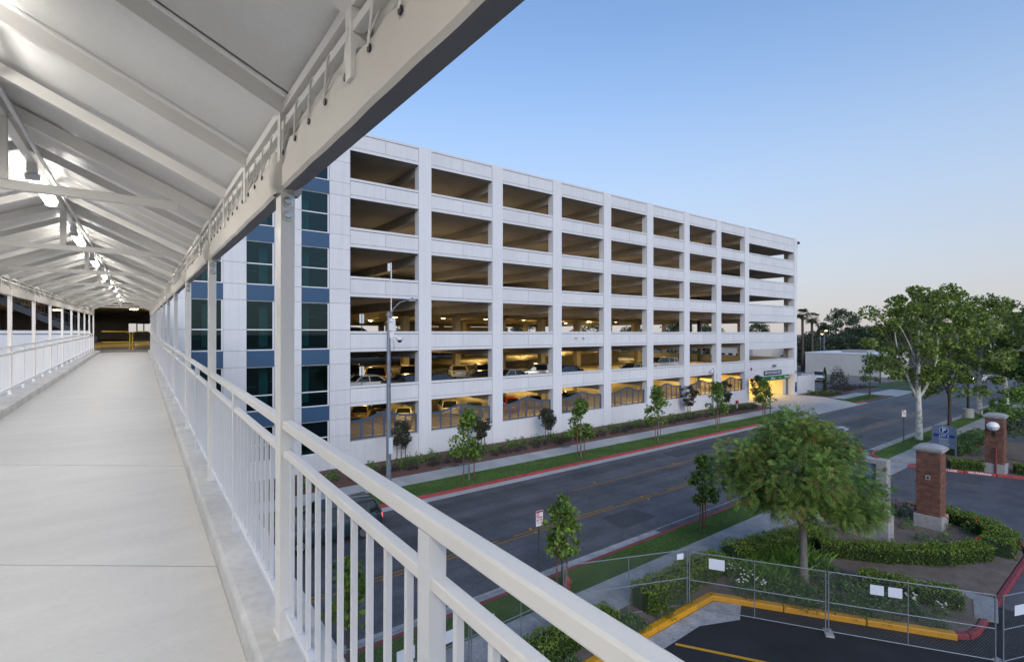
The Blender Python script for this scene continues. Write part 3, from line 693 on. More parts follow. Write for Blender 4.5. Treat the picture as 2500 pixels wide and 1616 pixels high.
# ------------------------------------------------------------------ covered footbridge (level deck in its own frame, rising gently)
bridge = thing('footbridge', 'covered white steel footbridge with railings and tented canopy leading to the garage', 'bridge', (0, 0, EZ - 1.44))
bridge.rotation_euler = (math.atan(.011), 0, 0)
XR, XL = .497, -1.985; YE = 34.9; KH = .13; SP = 2.68; Y0 = 2.30
rnd = random.Random(5)
def skew(c, x): return (c - x * _s) / _c
cuts = [-4.0, 3.0, 5.15, 9.93, 20.0]
deck = MB().box(-2.2, .75, -4, YE, -.5, -.16).build('deck', 'kerb_concrete', bridge)
xa, xb = -1.70, .37
for i in range(5):
    g_ = .006
    lo = [(xa, max(skew(cuts[i] + g_, xa), -4)), (xb, max(skew(cuts[i] + g_, xb), -4))]
    hi = [(xb, skew(cuts[i + 1] - g_, xb)), (xa, skew(cuts[i + 1] - g_, xa))] if i < 4 else [(xb, YE), (xa, YE)]
    if i == 0: lo = [(xa, -4), (xb, -4)]
    MB().prism(lo + hi, -.14, 0).build('deck_slab', 'deck', deck)
MB().box(xa, xb, -4, YE, -.158, -.025).build('joint_filler', 'groove', deck)
for side, x0, x1 in (('r', .372, .66), ('l', -2.12, -1.702)):
    for (ya, yb) in ((-4, 7.0), (7.012, 16.0), (16.012, 26), (26.012, YE)):
        MB().box(x0, x1, ya, yb, -.15, KH).build('deck_kerb', 'kerb_concrete', bridge, bevel=.02)
MB().box(-2.25, .8, -4, YE, -1.15, -.502).build('girder', 'steel_white_cool', bridge)
# tall posts and railings
postm = MB().box(-.027, .027, -.047, .047, KH, 2.10).mesh('canopy_post', 'steel_white')
midm = MB().box(-.020, .020, -.026, .026, KH, 1.012).mesh('rail_post', 'steel_white_cool')
boltm = MB().lathe([(.023, 0), (.023, .004), (.013, .005), (.013, .016), (.010, .018)], 12).mesh('bolt', 'zinc', 30)
platem = MB().box(-.034, .034, -.054, .054, KH, KH + .006).mesh('base_plate', 'steel_white')
balm = MB().box(-.008, .008, -.008, .008, .24, .90).mesh('baluster', 'steel_white_cool')
wsh = MB().lathe([(.022, 0), (.022, .003)], 12).mesh('washer', 'zinc', 30)
posts = [Y0 + SP * k for k in range(-1, 13)]
posts_r = posts; posts_l = [y + .36 for y in posts]
for side, x in (('r', XR), ('l', XL)):
    posts = posts_r if side == 'r' else posts_l
    for k, y in enumerate(posts):
        p = link('canopy_post', postm, bridge, (x, y, 0)); link('base_plate', platem, p, (0, 0, 0))
        if side == 'r' and k < 6:
            for z in (1.962, 1.905):
                b = link('bolt', boltm, p, (0, -.047, z)); b.rotation_euler = (math.pi / 2, 0, 0)
    stf = MB(); cnt = 0
    for k in range(len(posts) + 1):
        ya = (posts[k - 1] if k else posts[0] - SP) + .048; yb = (posts[k] if k < len(posts) else YE) - .048
        if ya > YE - .3: continue
        hr = MB().box(x - .021, x + .021, ya, yb, 1.012, 1.05).build('handrail', 'steel_white', bridge, bevel=.006)
        MB().box(x - .016, x + .016, ya, yb, .897, .925).build('mid_rail', 'steel_white', hr, bevel=.004)
        MB().box(x - .016, x + .016, ya, yb, .228, .258).build('bottom_rail', 'steel_white_cool', hr, bevel=.004)
        ym = (ya + yb) / 2; link('rail_post', midm, hr, (x, ym, 0))
        for half in ((ya, ym - .026), (ym + .026, yb)):
            n = 10
            for i in range(n):
                y = half[0] + (half[1] - half[0]) * (i + .7) / (n + .4)
                if side == 'r' and k < 8: link('baluster', balm, hr, (x, y, 0))
                else: stf.box(x - .008, x + .008, y - .008, y + .008, .24, .90)
    stuff(stf.build('baluster_run', 'steel_white_cool', bridge))
# canopy: edge beams, eave rails, trusses, rafters, ridge
canopy_z = 1.44
ZB = canopy_z + .575                       # underside of the edge beam
ZE, ZR = canopy_z + .86, canopy_z + 1.43     # rafter undersides at eave and ridge
XC = (XR + XL) / 2
for side, x, s_ in (('r', XR, 1), ('l', XL, -1)):
    MB().box(x - .024, x + .024, -4, YE, ZB + .01, ZB + .10).build('edge_beam', 'steel_white', bridge)
    MB().box(min(x + s_ * .022, x + s_ * .044), max(x + s_ * .022, x + s_ * .044), -4, YE, ZB + .11, ZE + .1).build('eave_beam', 'steel_white', bridge)
    e = MB().box(min(x - s_ * .036, x + s_ * .021), max(x - s_ * .036, x + s_ * .021), -4, YE, ZE + .008, ZE + .045)
    e.build('eave_angle', 'steel_white', bridge)
    MB().box(x - s_ * .022 - .015, x - s_ * .022 + .015, -4, YE, ZB + .222, ZB + .250).build('lacing_rail', 'steel_white', bridge)
    MB().box(x + s_ * .05 - .004, x + s_ * .05 + .004, -4, YE, ZB + .05, ZE + .2).build('side_cloth', 'valance', bridge)
rafter_sp = .845
tr_y = [1.38 + 4 * rafter_sp * k for k in range(-1, 10)]
nr = 0
L_ = math.hypot(XR - XC, ZR - ZE); 
def rafter(y, s_, w=.05, h=.07):
    x1 = XC + s_ * (XR - XC - .02)
    return MB().bar((XC, y, ZR + h / 2), (x1, y, ZE + h / 2), w, h)
y = tr_y[0] - 4 * rafter_sp
i = 0
while y < YE - .3:
    if y > -3.9:
        istruss = (i % 4 == 0)
        for s_ in (1, -1):
            rafter(y, s_, .06 if istruss else .045, .085 if istruss else .065).build('rafter', 'steel_white', bridge)
            xx = XR if s_ > 0 else XL
            st_ = MB().box(xx - .03 - (.012 if s_ > 0 else -.012), xx + .03 - (.012 if s_ > 0 else -.012), y - .022, y + .022, ZB + .101, ZE + .007).build('eave_stud', 'steel_white', bridge)
            if istruss and s_ > 0 and y < 9:
                b = link('bolt', boltm, st_, (xx - .012, y - .022, ZB + .17)); b.rotation_euler = (math.pi / 2, 0, 0); b.scale = (.75, .75, .6)
    y += rafter_sp; i += 1
for y in tr_y:
    if y > YE - .4: continue
    zt = canopy_z + .945; u = (zt + .03 - ZE) / (ZR - ZE)
    x1 = XR + (XC - XR) * u; x2 = XL + (XC - XL) * u
    tb = MB().box(x2, x1, y - .025, y + .025, zt - .03, zt + .035).build('tie_beam', 'steel_white', bridge, bevel=.006)
    MB().box(XC - .03, XC + .03, y - .024, y + .024, zt + .036, ZR + .01).build('king_post', 'steel_white', tb)
MB().box(XC - .03, XC + .03, -4, YE, ZR - .03, ZR + .04).build('ridge_beam', 'steel_white', bridge)
# roof panels between rafters, both slopes
yy = tr_y[0] - 4 * rafter_sp; k = 0
while yy < YE - .1:
    ya, yb = max(yy, -4), min(yy + rafter_sp, YE)
    if yb > ya + .05:
        for s_ in (1, -1):
            x1 = XC + s_ * (XR - XC + .12); dz = (ZE - ZR) * (XR - XC + .12) / (XR - XC)
            zt = ZR + .098 + rnd.uniform(0, .004)
            q = MB()
            n_ = 6
            for j in range(n_):
                u0, u1 = j / n_, (j + 1) / n_
                q.quad((XC + (x1 - XC) * u0, ya + .004, zt + dz * u0), (XC + (x1 - XC) * u1, ya + .004, zt + dz * u1), (XC + (x1 - XC) * u1, yb - .004, zt + dz * u1), (XC + (x1 - XC) * u0, yb - .004, zt + dz * u0))
            q.build('roof_panel', 'canopy_sheet', bridge)
    yy += rafter_sp
for s_ in (1, -1):
    x1 = XC + s_ * (XR - XC + .16); dz = (ZE - ZR) * (XR - XC + .16) / (XR - XC)
    MB().poly([(XC, -4, ZR + .13), (x1, -4, ZR + .13 + dz), (x1, YE, ZR + .13 + dz), (XC, YE, ZR + .13)]).build('roof_cloth', 'canopy_sheet', bridge)
MB().tube([(XC + .10, -4, ZR - .075), (XC + .10, YE, ZR - .075)], .014, 8).build('conduit', 'steel_white_cool', bridge, smooth=40)
# laced cloth wrapped round the edge beam, one length per bay
def valance(x, s_, ya, yb, seed):
    r = random.Random(seed); ny = max(8, int((yb - ya) / .045)); b = MB()
    ng = 14; rows = []
    for i in range(ny + 1):
        u = i / ny; y = ya + (yb - ya) * u
        edge = min(u, 1 - u) * (yb - ya)
        pinch = max(0, 1 - edge / .16)
        sc = .012 * abs(math.sin(math.pi * u * ng)) 
        wob = .0006 * math.sin(u * 23 + seed) + .0005 * math.sin(u * 61 + 2 * seed)
        top = ZB + .163 - sc + .0 - .03 * pinch
        zb = ZB - .012 - .003 * math.sin(math.pi * u) + wob + .012 * pinch
        inn = x - s_ * (.034 - .008 * pinch + wob); out = x + s_ * (.040 + wob)
        rows.append([(inn + s_ * .004, y, top), (inn, y, (top + zb) / 2 + wob), (inn, y, zb + .012), (inn + s_ * .010, y, zb), (out - s_ * .01, y, zb), (out, y, zb + .012), (out + s_ * .004, y, ZB + .17)])
    n0 = 0
    for row in rows: b.v += row
    for i in range(ny):
        for j in range(6): b.f.append((i * 7 + j, i * 7 + j + 1, (i + 1) * 7 + j + 1, (i + 1) * 7 + j) if s_ > 0 else (i * 7 + j, (i + 1) * 7 + j, (i + 1) * 7 + j + 1, i * 7 + j + 1))
    me = b.mesh('valance', 'valance', 28); me.materials.append(MATS['valance_shade'])
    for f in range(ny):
        for j in (3, 4): me.polygons[f * 6 + j].material_index = 1  # shade of the underside painted in with the darker cloth colour
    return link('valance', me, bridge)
grom = MB().lathe([(.011, 0), (.011, .004), (.006, .005)], 8).mesh('grommet', 'black', 40)
for side, x, s_ in (('r', XR, 1), ('l', XL, -1)):
    rest = MB(); posts = posts_r if side == 'r' else posts_l
    for k in range(len(posts) + 1):
        ya = (posts[k - 1] if k else posts[0] - SP) + .03; yb = (posts[k] if k < len(posts) else YE) - .03
        if ya > YE - .4: continue
        v = valance(x, s_, ya, yb, k + (50 if s_ < 0 else 0))
        n = 14
        for i in range(n):
            y = ya + (yb - ya) * (i + .5) / n
            xi = x - s_ * .036; xr = x - s_ * .042
            p = [(xi - s_ * .003, y, ZB + .128), (xi - s_ * .006, y - .03, ZB + .19), (xr, y - .05, ZB + .238), (xr + s_ * .008, y - .054, ZB + .257), (xr + s_ * .034, y - .04, ZB + .25), (xi + s_ * .004, y + .02, ZB + .16)]
            if s_ > 0 and k < 5:
                MB().tube(p, .0034, 5).build('lacing_cord', 'rope', v, smooth=60)
                gm = link('grommet', grom, v, (xi + s_ * .002, y, ZB + .126)); gm.rotation_euler = (0, -s_ * math.pi / 2, 0)
            else: rest.tube(p, .0034, 4)
    stuff(rest.build('lacing_run', 'rope', bridge))
# cloth gathered round each post head on the near side
for k in range(6):
    y = posts_r[k]; b = MB(); kk = 18
    for zi, (rr, z) in enumerate(((.046, ZB - .018), (.060, ZB + .004), (.066, ZB + .05), (.056, ZB + .12), (.045, ZB + .155))):
        for j in range(kk):
            t = 2 * math.pi * j / kk; w = 1 + .13 * math.sin(5 * t + zi + k) + .07 * math.sin(9 * t)
            b.v.append((XR + rr * w * math.cos(t), y + rr * 1.1 * w * math.sin(t), z))
    for zi in range(4):
        for j in range(kk): b.f.append((zi * kk + j, zi * kk + (j + 1) % kk, (zi + 1) * kk + (j + 1) % kk, (zi + 1) * kk + j))
    b.build('gathered_cloth', 'valance', bridge, smooth=80)
# tube lights hung below the ridge
ORD = ['first', 'second', 'third', 'fourth', 'fifth', 'sixth', 'seventh', 'eighth', 'ninth', 'tenth', 'eleventh']
for i, y in enumerate([t + 1.15 for t in tr_y if -2.5 < t < YE - 3]):
    nm = ['behind the nearest tie beam, largest in view', 'second from the nearest in the row', 'third from the nearest in the row']
    t = thing('tube_light', ('white tube light under the canopy ridge, %s of those in view from the camera' % ORD[i - 1]) if i else 'white tube light under the canopy ridge above the camera', 'light', (XC - .0, y, 0), 0, 'tube lights along the footbridge canopy')
    t.location = (XC, y, EZ - 1.44 + .011 * y + ZR - .085); 
    MB().box(-.035, .035, 0, 1.25, -.02, .055).build('housing', 'sign_white', t)
    for e in (0, 1.17): MB().box(-.052, .052, e + (.03 if e == 0 else 0), e + (.08 if e == 0 else .05), -.085, -.021).build('end_cap', 'frame_white', t, bevel=.015)
    d = MB()
    for j in range(9):
        a = math.pi * j / 8; d.v += [(.055 * math.cos(a), .082, -.025 - .06 * math.sin(a)), (.055 * math.cos(a), 1.168, -.025 - .06 * math.sin(a))]
    for j in range(8): d.f.append((2 * j, 2 * j + 1, 2 * j + 3, 2 * j + 2))
    d.build('diffuser', 'tube_lamp', t, smooth=60)
    l = bpy.data.lights.new('tube_glow', 'AREA'); l.shape = 'RECTANGLE'; l.size = .10; l.size_y = 1.05; l.energy = 9.5; l.color = (1.0, .96, .90)
    lo = bpy.data.objects.new('tube_glow', l); COL.objects.link(lo); lo.location = (0, .625, -.095); lo.parent = t
# yellow swing gates at the garage end
for (x0, x1, hinge, lab) in ((-1.72, -.45, -1, 'left yellow tubular swing gate at the far end of the footbridge'), (-.33, .42, 1, 'right yellow tubular swing gate at the far end of the footbridge')):
    zf = EZ - .94
    t = thing('swing_gate', lab, 'gate', (0, 0, 0))
    yg = YF + 1.3
    if hinge < 0: top = [(x0, yg, zf + 1.02), (x1 - .16, yg, zf + 1.02), (x1 - .05, yg, zf + .97), (x1, yg, zf + .86), (x1, yg, zf)]
    else: top = [(x1, yg, zf + 1.02), (x0 + .16, yg, zf + 1.02), (x0 + .05, yg, zf + .97), (x0, yg, zf + .86), (x0, yg, zf)]
    MB().tube(top, .032, 8).build('frame_tube', 'yellow_pipe', t, smooth=60)
    MB().tube([(x0, yg, zf + .42), (x1, yg, zf + .42)], .028, 8).build('lower_rail', 'yellow_pipe', t, smooth=60)
    xf = x1 if hinge < 0 else x0
    MB().box(xf - .09, xf + .09, yg - .09, yg + .09, zf, zf + .03).build('base_plate', 'yellow_pipe', t)
# ------------------------------------------------------------------ vegetation
def rot_frames(n, rng, up=0.0):
    d = rng.normal(size=(n, 3)); d[:, 2] += up; d /= np.linalg.norm(d, axis=1)[:, None]
    r = rng.normal(size=(n, 3)); a = np.cross(d, r); a /= np.linalg.norm(a, axis=1)[:, None]
    return d, a, np.cross(d, a)
def leaf_quads(P, size, rng, up=.5, aspect=.62, jitter=.55):
    "one four-cornered leaf per point, random facing; P (n,3)"
    n = len(P); d, a, b = rot_frames(n, rng, up)
    s = size * (1 + jitter * rng.uniform(-1, 1, n))[:, None]
    tip = a * s * .5; sd = b * s * .5 * aspect; fold = d * s * .10
    V = np.empty((n, 4, 3)); V[:, 0] = P - tip; V[:, 1] = P + sd + fold - tip * .1; V[:, 2] = P + tip; V[:, 3] = P - sd + fold - tip * .1
    return V
def pinnate(P, axis, length, rng, pairs=5):
    "feathered leaves: paired narrow leaflets along a drooping stalk; returns quads"
    n = len(P); axis = axis / np.linalg.norm(axis, axis=1)[:, None]
    r = rng.normal(size=(n, 3)) * .5; r[:, 2] += 1.0
    sd = np.cross(axis, r); sd /= np.linalg.norm(sd, axis=1)[:, None]
    nrm = np.cross(sd, axis); L = length * rng.uniform(.7, 1.25, n)[:, None]
    out = []
    for k in range(pairs):
        u = (k + .6) / pairs
        base = P + axis * L * u - np.array([0, 0, 1.0]) * L * .35 * u * u
        ln = L * .42 * (1 - .45 * abs(u - .4))
        for s_ in (1, -1):
            dr = sd * s_ * .85 + axis * .55 - np.array([0, 0, .25]); w = np.cross(dr, nrm); w /= np.linalg.norm(w, axis=1)[:, None] + 1e-9
            q = np.empty((n, 4, 3)); q[:, 0] = base; q[:, 1] = base + dr * ln * .5 + w * ln * .16; q[:, 2] = base + dr * ln; q[:, 3] = base + dr * ln * .5 - w * ln * .16
            out.append(q)
    return np.stack(out, 1).reshape(-1, 4, 3), 2 * pairs
def limb(b, a, c, r0, r1, rng, n=6, sag=.0, wob=.06):
    a, c = np.array(a, float), np.array(c, float); L = np.linalg.norm(c - a)
    pts = []; rs = []
    off = rng.normal(size=3) * wob * L
    for i in range(n):
        u = i / (n - 1); p = a + (c - a) * u + off * math.sin(math.pi * u); p[2] += sag * L * math.sin(math.pi * u)
        pts.append(tuple(p)); rs.append(r0 + (r1 - r0) * u)
    b.tube(pts, rs, 6); return pts
def tree(name, label, loc, H, r, fork, cr, leafm, barkm, seed, nclump=40, cl_r=.9, leaf=.24, per=190, group=None, trunks=1, lean=.0,
         base=None, shape='round', kind='quad', flat=1.0, tipp=0.0, cat='tree', gap=0.0, lobe=.16, coff=(0.0, 0.0)):
    "trunk with limbs and a crown of leaf clumps scattered in an uneven envelope"
    rng = np.random.default_rng(seed); t = thing(name, label, cat, (loc[0], loc[1], loc[2] if len(loc) > 2 else 0.0), group=group)
    b = MB(); z0 = fork if base is None else base
    top = H
    cl = []
    for i in range(nclump * 30):
        if len(cl) >= nclump: break
        u = rng.uniform(0, 1)
        z = z0 + (top - z0 - cl_r * .6) * u
        if shape == 'round': env = math.sqrt(max(0.0, 1 - (2 * u - .85) ** 2 / 1.45))
        elif shape == 'cone': env = (1 - u) ** .75 * .95 + .07 if u > .15 else .55 + u * 2.6
        elif shape == 'vase': env = .30 + .75 * u if u < .75 else .86 * math.sqrt(max(0, 1 - ((u - .75) / .27) ** 2)) + .05
        elif shape == 'peak': env = .72 + 1.1 * u if u < .25 else max(0.0, 1 - ((u - .25) / .77) ** 2.1) * .97 + .03
        else: env = .35 + .65 * math.sin(math.pi * min(1, u * .9 + .12))
        a = rng.uniform(0, 2 * math.pi); rad = cr * env * math.sqrt(rng.uniform(.12, 1.0)) * (1 + lobe * math.sin(3 * a + seed + 2.2 * u))
        p = np.array([rad * math.cos(a) + coff[0], rad * math.sin(a) * flat + coff[1], z])
        if gap and any(np.linalg.norm(p - q) < gap for q in cl): continue
        cl.append(p)
    trunk_top = np.array([lean * H * .4, 0, min(fork + (top - fork) * .55, top - .3)])
    segs = [np.array([0, 0, -.12]), np.array([lean * fork * .3, 0, fork * .5]), np.array([lean * fork * .7, .02 * H * rng.normal() * .3, fork]), trunk_top]
    b.tube([tuple(p) for p in segs], [r * 1.25, r * .92, r * .8, r * .28], 9)
    for k in range(trunks - 1):
        a = rng.uniform(0, 6.28); e = np.array([cr * .5 * math.cos(a), cr * .5 * math.sin(a), fork + (top - fork) * .7])
        limb(b, segs[2] * .8, e, r * .5, r * .10, rng, 7)
    tw = MB()
    for p in cl:
        u = np.clip((p[2] - fork) / (top - fork + 1e-6) * .6 - .05, 0, .95)
        s0 = segs[2] + (segs[3] - segs[2]) * u
        if p[2] < fork: s0 = segs[2]
        limb(tw, s0, p, r * (.12 - .06 * u), r * .025, rng, 5, sag=-.03)
    b.build('trunk', barkm, t, smooth=70); tw.build('branches', 'bark_grey' if barkm == 'bark_white' else barkm, t, smooth=70)
    Q = []; T = []
    zs = np.array([p[2] for p in cl])
    for p in cl:
        n = int(per * rng.uniform(.6, 1.3)); rr = cl_r * rng.uniform(.65, 1.2)
        g = rng.normal(size=(n, 3)); g /= np.linalg.norm(g, axis=1)[:, None]
        pts = g * (rr * rng.uniform(.25, 1.0, n) ** .55)[:, None]; pts[:, 2] *= .72
        ct = rng.uniform(-.16, .16)
        if kind == 'quad':
            q = leaf_quads(pts + p, leaf, rng); rep = 1
        else:
            q, rep = pinnate(pts + p, g * .7 + rng.normal(0, .45, g.shape) + np.array([0, 0, .1]) + (p - np.array([0, 0, z0 + (top - z0) * .3])) * .2 / max(cr, .1), leaf, rng)
        ti = np.clip(.42 + ct + .24 * rng.normal(size=n), 0, 1)
        if tipp:
            out = (np.linalg.norm(p[:2]) / cr > .45) | (p[2] > z0 + (top - z0) * .6)
            m = rng.uniform(size=n) < (tipp if out else tipp * .3) * (1 + 3 * (ct > .05))
            ti = np.clip(ti, 0, .72); ti[m] = rng.uniform(.8, 1.0, m.sum())
        if rep == 1: T.append(ti)
        else:
            # leaves come back grouped per point
            T.append(np.repeat(ti, rep))
        Q.append(q)
    V = np.concatenate(Q).reshape(-1, 3)
    link('crown', np_mesh('crown', V, 4, leafm, np.concatenate(T)), t)
    return t
def bush_mesh(name, r, h, n, leafm, seed, leaf=.09, flat=1.0, tall=False, flowers=None, core=True):
    rng = np.random.default_rng(seed)
    g = rng.normal(size=(n, 3)); g[:, 2] = abs(g[:, 2]); g /= np.linalg.norm(g, axis=1)[:, None]
    lump = 1 + .22 * np.sin(5 * np.arctan2(g[:, 1], g[:, 0]) + seed) * np.sin(3 * g[:, 2] * 3 + seed)
    P = g * (rng.uniform(.35, 1, n) ** .5 * lump)[:, None] * np.array([r, r * flat, h]); P[:, 2] = np.maximum(P[:, 2], .02)
    V = leaf_quads(P, leaf, rng, up=.6)
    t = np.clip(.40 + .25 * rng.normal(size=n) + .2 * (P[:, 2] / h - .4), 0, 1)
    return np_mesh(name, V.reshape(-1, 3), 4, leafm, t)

# young staked trees
def stakes(t, h, off, n=2):
    for s_ in ((-1, 1) if n == 2 else (-1, 1)):
        MB().tube([(s_ * off, .05 * s_, -.1), (s_ * off, .05 * s_, h)], .032, 6).build('stake', 'timber_stake', t, smooth=50)
    MB().tube([(-off, -.05, h * .62), (0, .03, h * .60), (off, .05, h * .62)], .012, 5).build('tie', 'black', t)
street = [(16.96, 27.33, 4.75), (26.86, 27.22, 4.6), (36.09, 27.13, 4.95), (45.81, 27.33, 4.75), (54.95, 27.27, 4.45)]
slab = ['young staked plane tree on the far verge, nearest the grey lamp post', 'young staked plane tree on the far verge, second from the lamp post', 'young staked plane tree on the far verge, third from the lamp post',
        'young staked plane tree on the far verge, fourth from the lamp post', 'young staked plane tree on the far verge, beside the garage driveway']
for i, (x, y, h) in enumerate(street):
    t = tree('young_plane_tree', slab[i], (x, y), h, .055, 1.75, 1.05, 'leaf_young', 'bark_grey', 11 + i, nclump=30, cl_r=.46, leaf=.20, per=62, group='young trees along the far verge', shape='cone', base=1.5)
    stakes(t, 2.2, .42)
for i, (px, py, h, lab) in enumerate([(1372, 1424, 3.55, 'young staked tree on the near verge behind the chain-link fence'), (1716, 1290, 3.6, 'young staked tree on the near verge left of the large feathery tree')]):
    x, y = onground(px, py)
    t = tree('young_plane_tree', lab, (x, y), h, .04, 1.35, .72, 'leaf_young', 'bark_dark', 31 + i, nclump=30, cl_r=.33, leaf=.16, per=60, group='young trees along the near verge', shape='cone', base=1.2)
    stakes(t, 2.1, .3)
x, y = onground(700, 1560)
t = tree('young_plane_tree', 'leafy young tree below the bridge railing by the near verge', (4.6, 13.7), 3.3, .05, 1.2, .75, 'leaf_young', 'bark_dark', 41, nclump=26, cl_r=.34, leaf=.17, per=44, shape='cone', base=1.0)
t = tree('young_plane_tree', 'young staked tree on the verge beyond the garage driveway', (86.5, 27.4), 6.6, .07, 2.9, 1.3, 'leaf_young', 'bark_grey', 43, nclump=26, cl_r=.6, leaf=.26, per=44, shape='round', base=2.6); stakes(t, 3.0, .45)
# dark crape myrtles against the garage wall
myr = [(967, 1122, 3.0), (1175, 1107, 3.1), (1338, 1077, 3.0), (1682, 1012, 3.4), (1775, 1000, 3.6), (1845, 985, 3.9)]
ml = ['dark crape myrtle beside the grey lamp post', 'dark crape myrtle in front of the second blue railing panel', 'dark crape myrtle in front of the third blue railing panel', 'vase-shaped dark crape myrtle against the sixth garage bay', 'dark crape myrtle by the white vent pipe', 'tall dark crape myrtle at the garage entrance corner']
for i, (px, py, h) in enumerate(myr):
    x, y = onground(px, py); y = min(y, 33.9)
    t = tree('crape_myrtle', ml[i], (x, y), h, .04, 1.15, .85 if i != 3 else 1.2, 'leaf_myrtle', 'bark_grey', 61 + i, nclump=30, cl_r=.32, leaf=.12, per=120, group='crape myrtles along the garage wall', shape='vase', base=1.1, trunks=3)
    stakes(t, 1.7, .35)
# the large feathery tree on the island
bt = tree('pistache_tree', 'large feathery green tree with reddish tips on the planted island', (19.95, 8.45), 6.55, .15, 2.5, 2.62, 'leaf_pistache', 'bark_grey', 7, nclump=84, cl_r=.66, leaf=.205, per=270, shape='peak', base=3.0, lobe=.12, coff=(-.18, .14), kind='pin', trunks=4, tipp=.12, gap=.52)
# plane trees along the near pavement
planes = [(55.3, 13.8, 14.0, 3.9, 'tall pale-trunked plane tree, nearest beyond the lot entrance', 4.3), (65.2, 13.8, 13.7, 4.2, 'plane tree with slender dark trunk behind the lot sign', 3.8), (77.7, 13.8, 13.9, 4.6, 'pale forked plane tree beside the black lamp post', 4.6)]
for i, (x, y, h, cr, lab, fk) in enumerate(planes):
    tree('plane_tree', lab, (x, y), h, .24 if i != 1 else .16, fk, cr, 'leaf_syc', 'bark_white' if i != 1 else 'bark_dark', 81 + i, nclump=62, cl_r=.85, leaf=.28, per=170, group='plane trees along the near pavement', shape='round', base=(5.4, 3.3, 4.8)[i], trunks=4, gap=.95, lobe=.34)
more = [(92, 13.8, 14.2, 'plane tree fourth along the near pavement', 5.0), (106, 13.8, 14.0, 'plane tree fifth along the near pavement', 5.0), (122, 13.8, 14.0, 'plane tree farthest along the near pavement', 5.2)]
for i, (x, y, h, lab, cr) in enumerate(more):
    tree('plane_tree', lab, (x, y), h, .3, 3.8, cr, 'leaf_syc', 'bark_white', 91 + i, nclump=36, cl_r=1.25, leaf=.40, per=105, group='plane trees along the near pavement', shape='round', base=3.4, trunks=3, gap=.9)
tree('shade_tree', 'dense dark evergreen tree at the right edge of the street', (76.5, 5.6), 13.2, .35, 3.2, 5.3, 'leaf_dark', 'bark_dark', 101, nclump=84, cl_r=1.15, leaf=.32, per=170, shape='round', base=2.6, gap=1.0)
tree('shade_tree', 'dark evergreen tree behind the visitor lot, farther right', (97, 4.5), 14.5, .4, 3.2, 6.0, 'leaf_dark', 'bark_dark', 103, nclump=60, cl_r=1.6, leaf=.42, per=120, shape='round', base=2.6, gap=.9)
tree('small_tree', 'low bright green tree behind the brick pillar with the globe lamp', (51.5, 6.3), 5.75, .2, 2.1, 2.9, 'leaf_young', 'bark_dark', 105, nclump=48, cl_r=.75, leaf=.2, per=110, shape='dome', base=2.1, gap=.45)
# far trees beyond the side lots and down the street
def far_tree(px, d, h, cr, lab, seed, leafm='leaf_far', fork=2.0, shape='round', name='distant_tree'):
    tt = (px - 1250.0) / 1217.0; X = d * (_s + tt * _c); Y = d * (_c - tt * _s)
    tree(name, lab, (X, Y, -.35), h, .4, fork, cr, leafm, 'bark_dark', seed, nclump=46, cl_r=cr * .30, leaf=cr * .085, per=120, group='distant trees beyond the garage', shape=shape, base=fork * .6, gap=cr * .16)
far_tree(2010, 150, 13.2, 7.0, 'broad dark tree above the beige building, left of its roof', 201, 'leaf_olive')
far_tree(1962, 135, 9.5, 4.5, 'rounded grey-green tree next to the garage corner', 202, 'leaf_olive')
far_tree(2055, 190, 19.5, 7.0, 'tall dark tree behind the beige building', 203, 'leaf_far')
far_tree(2105, 160, 12.5, 6.5, 'dark green tree behind the middle of the beige building', 204, 'leaf_far')
far_tree(2170, 170, 13.0, 7, 'green tree behind the right end of the beige building', 205, 'leaf_far')
far_tree(2240, 180, 13.5, 7.5, 'distant tree above the end of the street, left', 206, 'leaf_syc')
far_tree(2330, 200, 14.0, 8, 'distant tree above the end of the street, middle', 207, 'leaf_syc')
far_tree(2400, 240, 15.5, 9, 'distant tree above the end of the street, right', 208, 'leaf_syc')
for i, (px, d, h) in enumerate([(1280, 170, 13.5), (1440, 180, 14), (1560, 175, 13.2), (1650, 185, 14.5), (1730, 190, 13.6), (1850, 200, 14.6), (1000, 150, 13.0)]):
    far_tree(px, d, h, 6.5, 'distant tree glimpsed through the garage, %s from the left' % ['second', 'third', 'fourth', 'fifth', 'sixth', 'seventh', 'first'][i], 211 + i, 'leaf_far')
for i in range(8):
    far_tree(2080 + i * 62, 300 + 30 * (i % 3), 12.5 + 2 * (i % 2), 11, 'hazy tree on the far skyline, %s from the left' % ['first', 'second', 'third', 'fourth', 'fifth', 'sixth', 'seventh', 'eighth'][i], 231 + i, 'leaf_olive')
